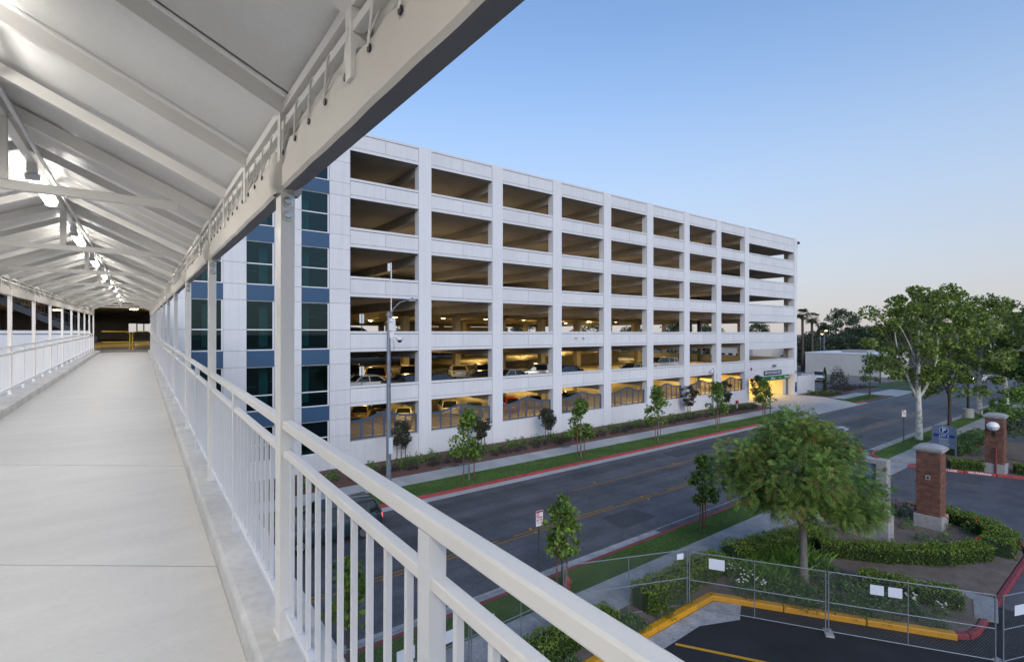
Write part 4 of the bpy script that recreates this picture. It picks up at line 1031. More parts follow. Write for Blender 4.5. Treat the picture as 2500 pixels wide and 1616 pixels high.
# palms beside the garage corner
def palm(X, Y, h, seed, lab):
    t = thing('palm_tree', lab, 'palm', (X, Y, -.35), group='palms beyond the garage'); rng = np.random.default_rng(seed)
    MB().tube([(0, 0, -.1), (.15, 0, h * .5), (0, 0, h)], [.42, .32, .30], 9).build('trunk', 'bark_dark', t, smooth=60)
    Q = []
    for k in range(64):
        a = rng.uniform(0, 6.28); el = rng.uniform(-.9, 1.2); L = rng.uniform(1.5, 2.2)
        d = np.array([math.cos(a) * math.cos(el), math.sin(a) * math.cos(el), math.sin(el)]); s_ = np.cross(d, [0, 0, 1]); s_ /= np.linalg.norm(s_) + 1e-9
        c = np.array([0, 0, h + .1]) + d * L * .5
        for f in range(11):
            w = (f - 5) / 5 * .95; e = d * math.cos(w) + s_ * math.sin(w); n_ = np.cross(e, d + .01)
            n_ = np.cross(e, np.cross(s_, d)); n_ /= np.linalg.norm(n_) + 1e-9
            tip = c + e * L * .55 - np.array([0, 0, .16 * L])
            Q.append([c, c + e * L * .3 + n_ * .05, tip, c + e * L * .3 - n_ * .05])
    V = np.array(Q); link('crown', np_mesh('crown', V.reshape(-1, 3), 4, 'leaf_palm', np.clip(rng.normal(.45, .25, len(Q)), 0, 1)), t)
palm(137.0, 58.2, 14.6, 301, 'fan palm right at the garage corner, taller of the two'); palm(139.6, 57.0, 13.6, 302, 'fan palm just right of the taller palm')

# shrubs in the mulch bed along the garage
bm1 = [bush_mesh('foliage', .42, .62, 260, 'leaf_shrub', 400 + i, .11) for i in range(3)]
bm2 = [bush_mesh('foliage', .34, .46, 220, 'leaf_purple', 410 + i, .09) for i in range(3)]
rg = random.Random(3)
def shrub(me, x, y, s_, lab, grp, z=0.0, name='shrub', cat='shrub'):
    o = link(name, me, None, (x, y, z), rg.uniform(0, 6.28)); o.scale = (s_, s_, s_ * rg.uniform(.85, 1.15)); tag(o, lab, cat, grp); return o
for i in range(58):
    x = 12.6 + i * .88 + rg.uniform(-.25, .25)
    if x > 63: break
    shrub(rg.choice(bm1), x, 32.75 + rg.uniform(-.35, .35), rg.uniform(.8, 1.25), 'green shrub in the row nearest the garage wall', 'green shrubs in the mulch bed')
for i in range(64):
    x = 12.2 + i * .80 + rg.uniform(-.25, .25)
    if x > 62.5: break
    shrub(rg.choice(bm2), x, 31.75 + rg.uniform(-.35, .35), rg.uniform(.8, 1.3), 'dull purplish shrub in the bed row nearest the far pavement', 'purplish shrubs in the mulch bed')
for i, (x, y) in enumerate([(4.5, 31.6), (6.2, 32.6), (8.2, 31.5), (9.8, 32.2), (11.2, 31.8)]): shrub(rg.choice(bm1), x, y, 1.1, 'green shrub in the bed below the glass tower', 'shrubs below the tower')
for i in range(26): shrub(rg.choice(bm2 + bm1[:1]), 81.6 + (i % 9) * .62 + rg.uniform(-.2, .2), 31.4 + (i // 9) * 1.1 + rg.uniform(-.2, .2), rg.uniform(.7, 1.1), 'low shrub in the bed by the white site wall', 'shrubs by the site wall')
for i in range(26): shrub(rg.choice(bm2), 91.8 + (i % 9) * 1.05 + rg.uniform(-.3, .3), 32.6 + (i // 9) * 1.3 + rg.uniform(-.3, .3), rg.uniform(.9, 1.4), 'brownish shrub in the bed of the side lot', 'shrubs of the side lot bed')
rbm = bush_mesh('foliage', 1.7, 3.0, 900, 'leaf_myrtle', 420, .24)
tag(link('round_shrub', rbm, None, (102.0, 37.2, 0)), 'large round dark shrub standing in the side lot bed', 'shrub')
t = tree('small_tree', 'slender tree at the edge of the dirt lot', (111, 33.5), 6.0, .1, 2.2, 1.4, 'leaf_myrtle', 'bark_dark', 431, nclump=20, cl_r=.6, leaf=.25, per=60, shape='vase')
rng = np.random.default_rng(77)
n = 900; zc = rng.uniform(0, 1, n); aa = rng.uniform(0, 6.28, n); rr = (.34 * np.sin(np.pi * np.clip(zc * .9 + .1, 0, 1)) ** .6) * rng.uniform(.5, 1, n)
cy = thing('cypress', 'narrow dark column cypress by the end of the white wall', 'tree', (85.9, 33.2, 0))
MB().tube([(0, 0, -.1), (0, 0, 3.4)], [.09, .03], 6).build('trunk', 'bark_dark', cy)
P = np.stack([rr * np.cos(aa), rr * np.sin(aa), .15 + zc * 3.9], 1)
link('crown', np_mesh('crown', leaf_quads(P, .2, rng, up=1.2, aspect=.4).reshape(-1, 3), 4, 'leaf_dark', np.clip(rng.normal(.4, .2, n), 0, 1)), cy)

# clipped hedges, ground cover and roses on the island
def hedge(path, w, h, label, seed, dens=900, leafm='leaf_hedge', leaf=.07, name='hedge', z=0.0, rough=.05):
    rng = np.random.default_rng(seed); t = thing(name, label, 'hedge', (path[0][0], path[0][1], z))
    o = np.array([path[0][0], path[0][1]]); pts = [np.array(p) - o for p in path]
    Q = []; T = []; core = MB()
    for a, b in zip(pts[:-1], pts[1:]):
        d = b - a; L = np.linalg.norm(d); d = d / L; s_ = np.array([-d[1], d[0]])
        n = int(dens * L * (w + 2 * h) * .85)
        u = rng.uniform(-.03, L + .03, n); per = rng.uniform(0, 2 * h + w, n)
        lat = np.where(per < h, -w / 2, np.where(per < h + w, per - h - w / 2, w / 2)); zz_ = np.where(per < h, per, np.where(per < h + w, h, per - h - w))
        bul = rough * (np.sin(u * 3.1 + seed) + np.sin(u * 7.3 + 2 * seed + lat * 5)) 
        lat = lat + np.sign(lat) * bul * .6 + rng.normal(0, .025, n); zz_ = zz_ * (1 + bul * .8) + rng.normal(0, .03, n)
        P = np.stack([a[0] + d[0] * u + s_[0] * lat, a[1] + d[1] * u + s_[1] * lat, np.maximum(zz_, .02)], 1)
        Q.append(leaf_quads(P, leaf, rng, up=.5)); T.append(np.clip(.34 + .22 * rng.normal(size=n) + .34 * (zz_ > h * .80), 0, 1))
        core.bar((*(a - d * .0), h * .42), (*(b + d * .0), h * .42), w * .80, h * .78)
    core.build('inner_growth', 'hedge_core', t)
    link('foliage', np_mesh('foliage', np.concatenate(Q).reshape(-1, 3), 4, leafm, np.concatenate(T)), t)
    return t
hedge([(8.2, 10.95), (10.2, 11.0), (12.2, 10.95)], .75, .62, 'clipped hedge below the bridge along the near pavement', 501, 700)
hedge([(13.6, 10.95), (16.6, 10.95), (18.4, 10.9)], .8, .75, 'clipped hedge behind the fence along the near pavement', 502, 700)
hedge([(19.2, 10.95), (22.4, 10.3), (24.4, 9.6)], .9, .72, 'clipped hedge behind the feathery tree trunk', 503, 600)
hedge([(23.2, 9.2), (24.6, 7.4), (26.2, 5.9), (28.4, 4.9)], .75, .62, 'long clipped hedge in front of the rose bed', 504, 700)
hedge([(28.9, 4.6), (30.8, 4.75), (32.0, 5.5), (32.5, 6.8), (32.4, 8.2)], 1.0, .62, 'rounded hedge curving along the entry drive', 505, 700, rough=.09)
hedge([(31.9, 9.4), (30.4, 10.6)], .8, .6, 'short hedge behind the brick pillar by the drive', 506, 600)
hedge([(21.6, 7.2), (22.0, 5.6), (22.6, 4.5)], .8, .55, 'clipped hedge beside the garden path end', 507, 700)
hedge([(45.2, 9.6), (46.3, 7.9)], .7, .6, 'hedge along the red kerb under the lot sign', 508, 380, leaf=.1)
hedge([(47.0, 6.6), (48.2, 3.6)], .8, .6, 'hedge right of the globe lamp pillar', 509, 380, leaf=.1)
hedge([(50, 10.6), (56, 10.5), (60, 10.4)], 1.2, .8, 'hedge bank behind the lot sign', 510, 160, leaf=.14, leafm='leaf_cover')
cov = bush_mesh('foliage', .8, .38, 900, 'leaf_cover', 520, .075); cov2 = bush_mesh('foliage', .7, .5, 800, 'leaf_hedge', 521, .08); gm_ = None
for i, (x, y, s_) in enumerate([(19.0, 7.6, 1.1), (20.2, 7.2, 1.2), (20.0, 6.1, 1.0), (20.9, 5.9, 1.0), (18.2, 8.9, .9), (21.3, 8.3, 1.1), (19.2, 9.6, .9), (17.6, 9.3, .8), (18.4, 7.9, .8), (19.4, 6.6, .8), (20.6, 4.9, .7), (21.0, 6.9, 1.0), (18.9, 8.6, 1.0)]):
    shrub(cov, x, y, s_, 'spreading ground cover around the feathery tree trunk', 'ground cover under the feathery tree', name='ground_cover', cat='ground cover')
for i, (x, y, s_) in enumerate([(9.6, 10.35, .7), (11.2, 10.4, .8), (12.6, 10.5, .75), (14.0, 10.4, .7), (6.5, 10.8, 1.0), (4.8, 10.9, 1.0), (15.2, 10.6, .7)]):
    shrub(cov2 if i % 2 else cov, x, y, s_, 'low green shrub spilling over the yellow kerb', 'shrubs along the yellow kerb')
gr = np.random.default_rng(9)
def grass_clump(X, Y, r, n, h, lab):
    P = np.zeros((n, 3)); P[:, :2] = gr.normal(0, r * .5, (n, 2)); d = gr.normal(0, .35, (n, 3)); d[:, 2] = 1; d *= (h * gr.uniform(.5, 1, n))[:, None]
    s_ = gr.normal(size=(n, 3)); s_[:, 2] = 0; s_ /= np.linalg.norm(s_, axis=1)[:, None]; s_ *= .012
    V = np.stack([P - s_, P + s_, P + d * .6 + s_ + np.array([0, 0, 0]), P + d + s_ * .2 - np.array([0, 0, h * .15])], 1)
    o = link('tall_grass', np_mesh('tall_grass', V.reshape(-1, 3), 4, 'grass_blade', np.clip(gr.normal(.5, .2, n), 0, 1)), None, (X, Y, 0)); tag(o, lab, 'grass')
grass_clump(19.6, 9.9, 1.3, 1500, .75, 'tuft of tall grass left of the feathery tree trunk'); grass_clump(21.6, 9.6, 1.0, 1000, .75, 'tuft of tall grass right of the feathery tree trunk')
rose_leaf = [bush_mesh('foliage', .36, .62, 190, 'leaf_shrub', 540 + i, .085) for i in range(3)]
fl = MB().lathe([(.012, -.03), (.05, 0), (.055, .03), (.02, .055)], 7).mesh('bloom', 'flower_red', 60); flw = MB().lathe([(.01, -.02), (.035, 0), (.035, .02), (.01, .035)], 6).mesh('bloom', 'flower_white', 60)
def rose(x, y, s_, nb, lab, me=fl, grp='rose bushes on the island'):
    t = thing('rose_bush', lab, 'rose bush', (x, y, 0), rg.uniform(0, 6), grp); o = link('foliage', rg.choice(rose_leaf), t); o.scale = (s_, s_, s_)
    for k in range(nb):
        a = rg.uniform(0, 6.28); r = rg.uniform(.1, .38) * s_
        link('bloom', me, t, (r * math.cos(a), r * math.sin(a), rg.uniform(.42, .68) * s_))
roses = [(2180, 1256, 1.0, 4), (2212, 1260, 1.2, 6), (2215, 1290, .9, 0), (2300, 1290, 1.0, 3), (2068, 1295, .9, 0), (2160, 1320, .9, 0), (2250, 1320, .8, 0), (2280, 1345, 1.0, 0), (2305, 1325, .9, 0), (2368, 1300, 1.0, 2), (2235, 1350, .8, 0), (2395, 1350, 1.0, 3), (2370, 1370, .9, 0), (2120, 1340, .7, 0), (2000, 1290, .8, 0)]
for i, (px, py, s_, nb) in enumerate(roses):
    x, y = onground(px, py); rose(x, y, s_, nb, 'rose bush with red blooms in the island bed' if nb else 'green rose bush without blooms in the island bed')
for i, (px, py) in enumerate([(1790, 1408), (1825, 1425), (1812, 1440), (1858, 1446), (2230, 1480), (2300, 1500), (2250, 1462)]):
    x, y = onground(px, py); rose(x, y, .7, 9, 'low white-flowered plant behind the fence', flw, 'white-flowered plants behind the fence')
for i, (px, py) in enumerate([(2312, 1100), (2360, 1095), (2345, 1080), (2300, 1085), (2375, 1110)]):
    x, y = onground(px, py); rose(x, y, 1.4, 2, 'rose bush behind the lot sign', fl, 'rose bushes behind the lot sign')
# grass of the verges
def lawn(name, rects, dens, h, lab, w=.02):
    V = []; T = []
    for x0, x1, y0, y1, k in rects:
        n = int((x1 - x0) * (y1 - y0) * dens * k)
        P = np.zeros((n, 3)); P[:, 0] = gr.uniform(x0, x1, n); P[:, 1] = gr.uniform(y0, y1, n); P[:, 2] = -.02
        d = gr.normal(0, .4, (n, 3)); d[:, 2] = 1; d *= (h * gr.uniform(.5, 1.1, n))[:, None]
        s_ = gr.normal(size=(n, 3)); s_[:, 2] = 0; s_ /= np.linalg.norm(s_, axis=1)[:, None] + 1e-9; s_ *= w
        V.append(np.stack([P - s_, P + s_, P + d], 1)); T.append(np.clip(.4 + .18 * gr.normal(size=n) + .2 * np.sin(P[:, 0] * 1.1 + P[:, 1] * 2.3) * np.sin(P[:, 0] * .37), 0, 1))
    o = link(name, np_mesh(name, np.concatenate(V).reshape(-1, 3), 3, 'grass_blade', np.concatenate(T)), None); tag(o, lab, 'grass', kind='stuff')
lawn('grass', [(10, 61.7, 26.27, 28.6, 1), (78.5, 89.5, 26.27, 28.6, .7)], 420, .05, 'mown grass of the verge in front of the garage', .022)
lawn('grass', [(2, 31.3, 13.06, 14.47, 1), (45, 80, 13.08, 14.45, .6)], 650, .055, 'mown grass of the verge on the near side of the road', .016)
# ------------------------------------------------------------------ vehicles
def loft(b, stations):
    "closed ring stations of equal length joined along; each a list of points"
    k = len(stations[0]); n0 = len(b.v)
    for s_ in stations: b.v += s_
    for i in range(len(stations) - 1):
        for j in range(k):
            j2 = (j + 1) % k; b.f.append((n0 + i * k + j, n0 + (i + 1) * k + j, n0 + (i + 1) * k + j2, n0 + i * k + j2))
    b.f.append(tuple(n0 + j for j in range(k))); b.f.append(tuple(n0 + (len(stations) - 1) * k + j for j in range(k - 1, -1, -1)))
def make_car(kind):
    "car along +X (nose at +X), origin on the ground in the middle; sedan, suv, van or pickup"
    P = dict(sedan=dict(L=4.7, W=1.80, belt=.93, roof=1.44, nose=.68, hood=.88, tail=1.0, ws=(1.05, .35), rw=(-1.05, -1.72), gc=.20),
             suv=dict(L=4.65, W=1.86, belt=1.08, roof=1.70, nose=.82, hood=1.04, tail=1.08, ws=(1.10, .50), rw=(-1.95, -2.22), gc=.24),
             van=dict(L=5.0, W=1.95, belt=1.08, roof=1.76, nose=.78, hood=1.02, tail=1.06, ws=(1.45, .75), rw=(-2.25, -2.42), gc=.22),
             pickup=dict(L=5.8, W=2.0, belt=1.22, roof=1.92, nose=.98, hood=1.22, tail=1.18, ws=(1.05, .45), rw=(-.85, -1.05), gc=.32))[kind]
    L, W, gc = P['L'], P['W'], P['gc']; h = L / 2; w = W / 2
    t = thing('car', 'x', 'car'); body = MB()
    def ring(x, zt, ww, zb=gc, crown=.03, tum=.93):
        return [(x, -ww * .90, zb), (x, -ww, zb + .22), (x, -ww, zt - .16), (x, -ww * tum, zt - .02), (x, -ww * .5, zt + crown * .8), (x, 0, zt + crown), (x, ww * .5, zt + crown * .8), (x, ww * tum, zt - .02), (x, ww, zt - .16), (x, ww, zb + .22), (x, ww * .90, zb)]
    if kind == 'pickup':
        st = [ring(h, P['nose'] - .05, w * .86, gc + .1), ring(h - .12, P['nose'] + .1, w * .95), ring(h - .35, P['hood'] - .04, w * .99), ring(1.3, P['hood'], w), ring(P['ws'][0], P['belt'], w), ring(-1.1, P['belt'], w), ring(-1.12, P['tail'], w), ring(-h + .1, P['tail'], w), ring(-h, P['tail'] - .02, w * .97, gc + .15)]
    else:
        st = [ring(h, P['nose'] - .12, w * .74, gc + .12), ring(h - .10, P['nose'] + .02, w * .88), ring(h - .38, P['nose'] + .12, w * .97), ring(h - .8, P['hood'] - .02, w), ring(P['ws'][0] + .1, P['hood'] + .03, w), ring(P['ws'][0] - .3, P['belt'], w), ring(-.4, P['belt'] + .01, w), ring(P['rw'][1] + .3, P['belt'] + .05, w), ring(-h + .35, P['tail'], w * .98), ring(-h + .07, P['tail'] - .04, w * .92), ring(-h, P['tail'] - .22, w * .86, gc + .14)]
    loft(body, st)
    o = body.build('body', 'paint_white', t, smooth=38)
    o.material_slots[0].link = 'OBJECT'; o.material_slots[0].material = MATS['paint_white']
    # cabin: painted roof and pillars, glass between
    zb, zr = P['belt'] - .02, P['roof']; x0, x1 = P['ws']; x2, x3 = P['rw']; wb, wt = w * .93, w * .76
    rf = MB()
    A = [(x1, -wt, zr - .05), (x1, wt, zr - .05)]; B = [(x2, -wt, zr - .05), (x2, wt, zr - .05)]
    n = 6
    for i in range(n + 1):
        u = i / n; x = x1 + (x2 - x1) * u; zc = zr - .045 + .06 * math.sin(math.pi * min(1, u * .9 + .05)); 
        rf.v += [(x, -wt, zc - .035), (x, -wt * .75, zc + .005), (x, 0, zc + .02), (x, wt * .75, zc + .005), (x, wt, zc - .035)]
    for i in range(n):
        for j in range(4): rf.f.append((i * 5 + j, i * 5 + j + 1, (i + 1) * 5 + j + 1, (i + 1) * 5 + j))
    for s_ in (-1, 1):
        rf.bar((x0, s_ * wb, zb), (x1, s_ * wt, zr - .06), .07, .05); rf.bar((x3, s_ * wb, zb), (x2, s_ * wt, zr - .06), .09, .07)
        xm = (x1 + x2) / 2 - .05; rf.bar((xm, s_ * wb, zb), (xm - .02, s_ * wt, zr - .06), .07, .03)
        rf.bar((x1, s_ * wt, zr - .06), (x2, s_ * wt, zr - .06), .05, .05)
        if kind in ('suv', 'van'): xq = (x2 + xm) / 2 - .25; rf.bar((xq, s_ * wb, zb), (xq, s_ * wt, zr - .06), .09, .03)
    o = rf.build('roof', 'paint_white', t, smooth=38); o.material_slots[0].link = 'OBJECT'; o.material_slots[0].material = MATS['paint_white']
    e = .012
    MB().quad((x0 + .0, -wb + .03, zb), (x0, wb - .03, zb), (x1 + .0, wt - .03, zr - .075), (x1, -wt + .03, zr - .075)).build('windshield', 'car_glass', t)
    MB().quad((x3, wb - .04, zb), (x3, -wb + .04, zb), (x2, -wt + .04, zr - .075), (x2, wt - .04, zr - .075)).build('rear_window', 'car_glass', t)
    for s_ in (-1, 1): MB().quad((x0 - .05, s_ * (wb - e), zb), (x3 + .05, s_ * (wb - e), zb), (x2, s_ * (wt - e), zr - .07), (x1, s_ * (wt - e), zr - .07)).build('side_window', 'car_glass', t)
    wr = .33 if kind != 'pickup' else .40
    tm = MB().tube([(0, -.11, 0), (0, .11, 0)], wr, 18).mesh('tyre', 'tyre', 40); rm_ = MB().tube([(0, -.118, 0), (0, .118, 0)], wr * .62, 14).mesh('rim', 'rim', 40)
    am = MB().tube([(0, -.004, 0), (0, .004, 0)], wr * 1.16, 18).mesh('wheel_arch', 'black', 40)
    for fx in (h - .88, -h + .98):
        for s_ in (-1, 1):
            wh = link('wheel', tm, t, (fx, s_ * (w - .10), wr)); link('rim', rm_, wh); link('wheel_arch', am, t, (fx, s_ * (w + .001), wr + .02))
    for s_ in (-1, 1):
        zl = P['nose'] - .02
        MB().box(h - .17, h - .03, s_ * w * .52 - .16, s_ * w * .52 + .16, zl - .10, zl + .03).build('headlight', 'lamp_clear', t, bevel=.03)
        zt = P['tail'] - .17
        MB().box(-h + .0, -h + .16, s_ * w * .72 - .13, s_ * w * .72 + .13, zt - (.1 if kind == 'sedan' else .26), zt + .04).build('taillight', 'tail_red', t, bevel=.03)
        MB().box(x0 - .12, x0 + .08, s_ * (w + .02) - .08, s_ * (w + .02) + .08, zb + .04, zb + .17).build('mirror', 'black', t, bevel=.03)
    MB().box(-h - .012, -h + .05, -.17, .17, P['tail'] - .42, P['tail'] - .30).build('number_plate', 'plate', t)
    MB().box(h - .04, h + .012, -.5, .5, gc + .16, P['nose'] - .16).build('grille', 'black', t, bevel=.02)
    MB().box(-h - .01, -h + .1, -w * .78, w * .78, gc + .06, gc + .2).build('bumper', 'black', t, bevel=.02)
    if kind == 'pickup':
        MB().box(-h + .08, -1.16, -w + .09, w - .09, P['tail'] + .0, P['tail'] + .045).build('bed_cover', 'black', t)
    return t
CARP = {k: make_car(k) for k in ('sedan', 'suv', 'van', 'pickup')}
USED = set()
def car(kind, paint, x, y, z, rz, label, group=None):
    src = CARP[kind]
    if kind in USED: t = copy_tree(src, (x, y, z), rz)
    else: USED.add(kind); t = src; t.location = (x, y, z); t.rotation_euler = (0, 0, rz)
    t.name = {'sedan': 'car', 'suv': 'car', 'van': 'minivan', 'pickup': 'pickup_truck'}[kind]
    t['label'] = label; t['category'] = {'van': 'minivan', 'pickup': 'pickup truck'}.get(kind, 'car')
    if group: t['group'] = group
    elif 'group' in t: del t['group']
    for ch in t.children:
        if ch.name.split('.')[0] in ('body', 'roof'):
            ch.material_slots[0].link = 'OBJECT'; ch.material_slots[0].material = MATS['paint_' + paint]
    return t
D = math.radians
G1, G2 = 'cars on the ground level of the garage', 'cars on the second level of the garage'
Z2 = EZ - 4.81
def carpx(kind, paint, px, py, dz, zf, rz, label, grp):
    "place by the roof pixel: dz is the roof height above its floor"
    x, y = onground(px, py, zf + dz); return car(kind, paint, x, y, zf, rz, label, grp)
carpx('sedan', 'white', 903, 914, 1.44, Z2, D(6), 'white sedan in the first garage bay of the second level, nose to the right', G2)
carpx('sedan', 'charcoal', 1003, 913, 1.42, Z2, D(4), 'dark sedan right of the white sedan in the first bay, second level', G2)
carpx('sedan', 'charcoal', 1072, 909, 1.44, Z2, D(5), 'grey-black sedan nearest the parapet in the second bay, second level', G2)
carpx('sedan', 'black', 1175, 905, 1.42, Z2, D(168), 'black sedan at the right of the second bay, second level', G2)
carpx('sedan', 'silver', 1252, 900, 1.44, Z2, D(8), 'silver sedan nearest the parapet in the third bay, second level', G2)
carpx('sedan', 'blue', 1390, 891, 1.44, Z2, D(-10), 'dark blue sedan nearest the parapet in the fourth bay, second level', G2)
carpx('sedan', 'gold', 1545, 887, 1.44, Z2, D(180), 'tan sedan in the fifth bay, second level', G2)
carpx('suv', 'white', 1612, 872, 1.70, Z2, D(165), 'white crossover in the sixth bay, second level', G2)
carpx('van', 'amber', 925, 893, 1.76, Z2, D(62), 'orange van behind the white sedan, second level', G2)
carpx('suv', 'black', 1000, 890, 1.70, Z2, D(66), 'black SUV behind the dark sedan, rear to the street, second level', G2)
carpx('sedan', 'white', 1118, 891, 1.44, Z2, D(66), 'white sedan with its rear to the street in the second bay', G2)
carpx('suv', 'black', 1178, 886, 1.70, Z2, D(64), 'black SUV behind the black sedan in the second bay', G2)
carpx('suv', 'silver', 1315, 887, 1.70, Z2, D(150), 'silver SUV facing left in the third bay, second level', G2)
carpx('suv', 'black', 862, 888, 1.70, Z2, D(66), 'dark SUV at the left edge of the first bay, second level', G2)
x, y = onground(1418, 872, Z2 + 1.1); car('sedan', 'red', 62, 66.5, EZ - 3.25, D(4), 'red car parked on the ramp deep in the second level', G2)
Z3 = EZ - .94
car('sedan', 'charcoal', 15.2, 43.5, Z3, D(10), 'dark car roof above the parapet of the first bay, third level')
def carg(kind, paint, px, py, hh, rz, label):
    x, y = onground(px, py, hh); return car(kind, paint, x, y, -.02, rz, label, G1)
carg('suv', 'gold', 885, 1000, 1.0, D(62), 'tan SUV with its rear to the street in the first ground floor bay')
carg('sedan', 'white', 988, 1004, .9, D(60), 'white sedan behind the railing at the right of the first ground floor bay')
carg('van', 'silver', 838, 985, 1.2, D(60), 'pale van at the left edge of the first ground floor bay')
carg('van', 'white', 1092, 984, 1.2, D(68), 'white minivan with its rear to the street in the second ground floor bay')
carg('sedan', 'charcoal', 1158, 990, 1.0, D(62), 'dark car right of the white minivan on the ground floor')
carg('suv', 'red', 1243, 977, 1.2, D(66), 'red SUV behind the third blue railing panel')
carg('sedan', 'gold', 1302, 973, 1.0, D(62), 'gold sedan right of the red SUV on the ground floor')
carg('suv', 'charcoal', 1392, 965, 1.1, D(62), 'dark SUV behind the fourth blue railing panel')
carg('sedan', 'black', 930, 992, .9, D(60), 'black car between the tan SUV and the white sedan on the ground floor')
tc_ = car('suv', 'teal', 7.0, 23.6, -.15, D(180), 'dark teal SUV driving left on the far lane below the bridge')
for ch in tc_.children:
    if ch.name.startswith('taillight'): ch.data = ch.data.copy(); ch.data.materials[0] = MATS['tail_lit']
wc_ = car('suv', 'white', 131, 23.4, -.15, D(180), 'white car with headlights on coming down the street')
for ch in wc_.children:
    if ch.name.startswith('headlight'): ch.data = ch.data.copy(); ch.data.materials[0] = MATS['headlamp_lit']
car('pickup', 'white', 107.3, 42.6, -.03, D(205), 'white pickup truck parked behind the white site wall')

# ------------------------------------------------------------------ poles and street signs
lp = thing('lamp_post', 'tall grey street lamp post with cameras and antenna on the far pavement', 'lamp post', (12.46, 29.55, 0))
MB().tube([(0, 0, -.05), (0, 0, 3), (0, 0, 10.7)], [.17, .145, .105], 12).build('pole', 'pole_grey', lp, smooth=50)
MB().lathe([(.26, 0), (.26, .06), (.19, .12)], 12).build('base_flange', 'pole_grey', lp, smooth=40)
arm = [(0, 0, 10.2), (.2, -.15, 10.85), (.55, -.4, 11.3), (.95, -.7, 11.45)]
MB().tube(arm, [.06, .05, .045, .04], 8).build('arm', 'pole_grey', lp, smooth=60)
lh = MB().box(-.32, .36, -.14, .14, -.05, .06).build('lamp_head', 'pole_grey', lp, bevel=.04); lh.location = (1.2, -.85, 11.48); lh.rotation_euler = (0, -.05, -.62)
MB().box(-.2, .26, -.1, .1, -.075, -.051).build('lens', 'lamp_clear', lh)
MB().tube([(0, 0, .06), (0, 0, .14)], .05, 8).build('photocell', 'fence_blue', lh)
MB().tube([(.17, 0, 10.0), (.17, 0, 13.8)], .035, 7).build('mast', 'sign_white', lp, smooth=50)
for z in (10.05, 10.5): MB().box(-.15, .22, -.15, .15, z, z + .07).build('clamp', 'zinc', lp, bevel=.02)
MB().box(-.06, .10, -.05, .05, 13.25, 13.75).build('antenna', 'sign_white', lp, bevel=.01)
MB().box(-.02, .4, -.14, .1, 9.55, 10.3).build('control_box', 'sign_white', lp, bevel=.02)
cb = MB().tube([(.1, -.1, 9.3), (.3, -.2, 9.15), (.5, -.3, 9.2)], .06, 8).build('camera_arm', 'sign_white', lp, smooth=60)
MB().lathe([(.05, .2), (.2, .14), (.22, .0), (.2, -.04)], 14, (.58, -.34, 9.0)).build('camera_housing', 'sign_white', cb, smooth=50)
MB().lathe([(.15, -.02), (.13, -.12), (.03, -.18)], 14, (.58, -.34, 8.98)).build('camera_dome', 'black', cb, smooth=60)
MB().box(.0, .26, -.2, -.1, 9.1, 9.5).build('junction_box', 'sign_white', lp)
MB().tube([(.2, -.2, 9.0), (.28, -.22, 8.5), (.14, -.17, 8.15)], .012, 5).build('cable', 'black', lp)
MB().box(-.06, .19, -.19, -.14, 1.9, 2.9).build('notice', 'paper', lp)
def street_sign(loc, h, lab, w=.30, hh=.50, rz=0.0, back=False, letters=True):
    t = thing('street_sign', lab, 'sign', (loc[0], loc[1], 0), rz)
    MB().box(-.03, .03, -.02, .02, -.1, h).build('post', 'pole_green', t)
    p = MB().box(-w / 2, w / 2, -.032, -.024, h - hh - .02, h).build('plate', 'sign_white', t, bevel=.003)
    if letters:
        z = h
        MB().box(-w / 2 + .01, w / 2 - .01, -.034, -.0325, z - .075, z - .012).build('red_band', 'sign_red', p)
        MB().box(-w / 2 + .01, -.01, -.0345, -.0325, z - .20, z - .074).build('red_block', 'sign_red', p)
        text('NO', .12, 'sign_white', p, (-w / 4, -.036, z - .135), FACE_S, bold=.004, depth=.001, sx=.8)
        text('STOPPING', .09, 'sign_red', p, (0, -.0335, z - .26), FACE_S, bold=.003, depth=.001, sx=.66)
        text('ANY TIME', .09, 'sign_red', p, (0, -.0335, z - .36), FACE_S, bold=.003, depth=.001, sx=.70)
        MB().poly([(-.11, -.0335, z - .45), (-.07, -.0335, z - .475), (-.07, -.0335, z - .46), (.07, -.0335, z - .46), (.07, -.0335, z - .475), (.11, -.0335, z - .45), (.07, -.0335, z - .425), (.07, -.0335, z - .44), (-.07, -.0335, z - .44), (-.07, -.0335, z - .425)]).build('arrow', 'sign_red', p)
    return t
X_, Y_ = onground(1304, 1432); 
street_sign((11.9, 14.25), 2.82, 'white and red NO STOPPING sign on the near verge', .32, .56, D(-4))
street_sign((52.9, 14.25), 2.8, 'small white and red parking sign by the pale plane tree', .36, .6, D(-40))
MB2 = thing('street_sign', 'grey back of a sign on a post by the garage driveway', 'sign', (58.7, 28.45, 0))
MB().box(-.04, .04, -.04, .04, -.1, 2.4).build('post', 'pole_green', MB2); MB().box(-.15, .15, .041, .055, 1.85, 2.4).build('plate', 'pole_green', MB2)
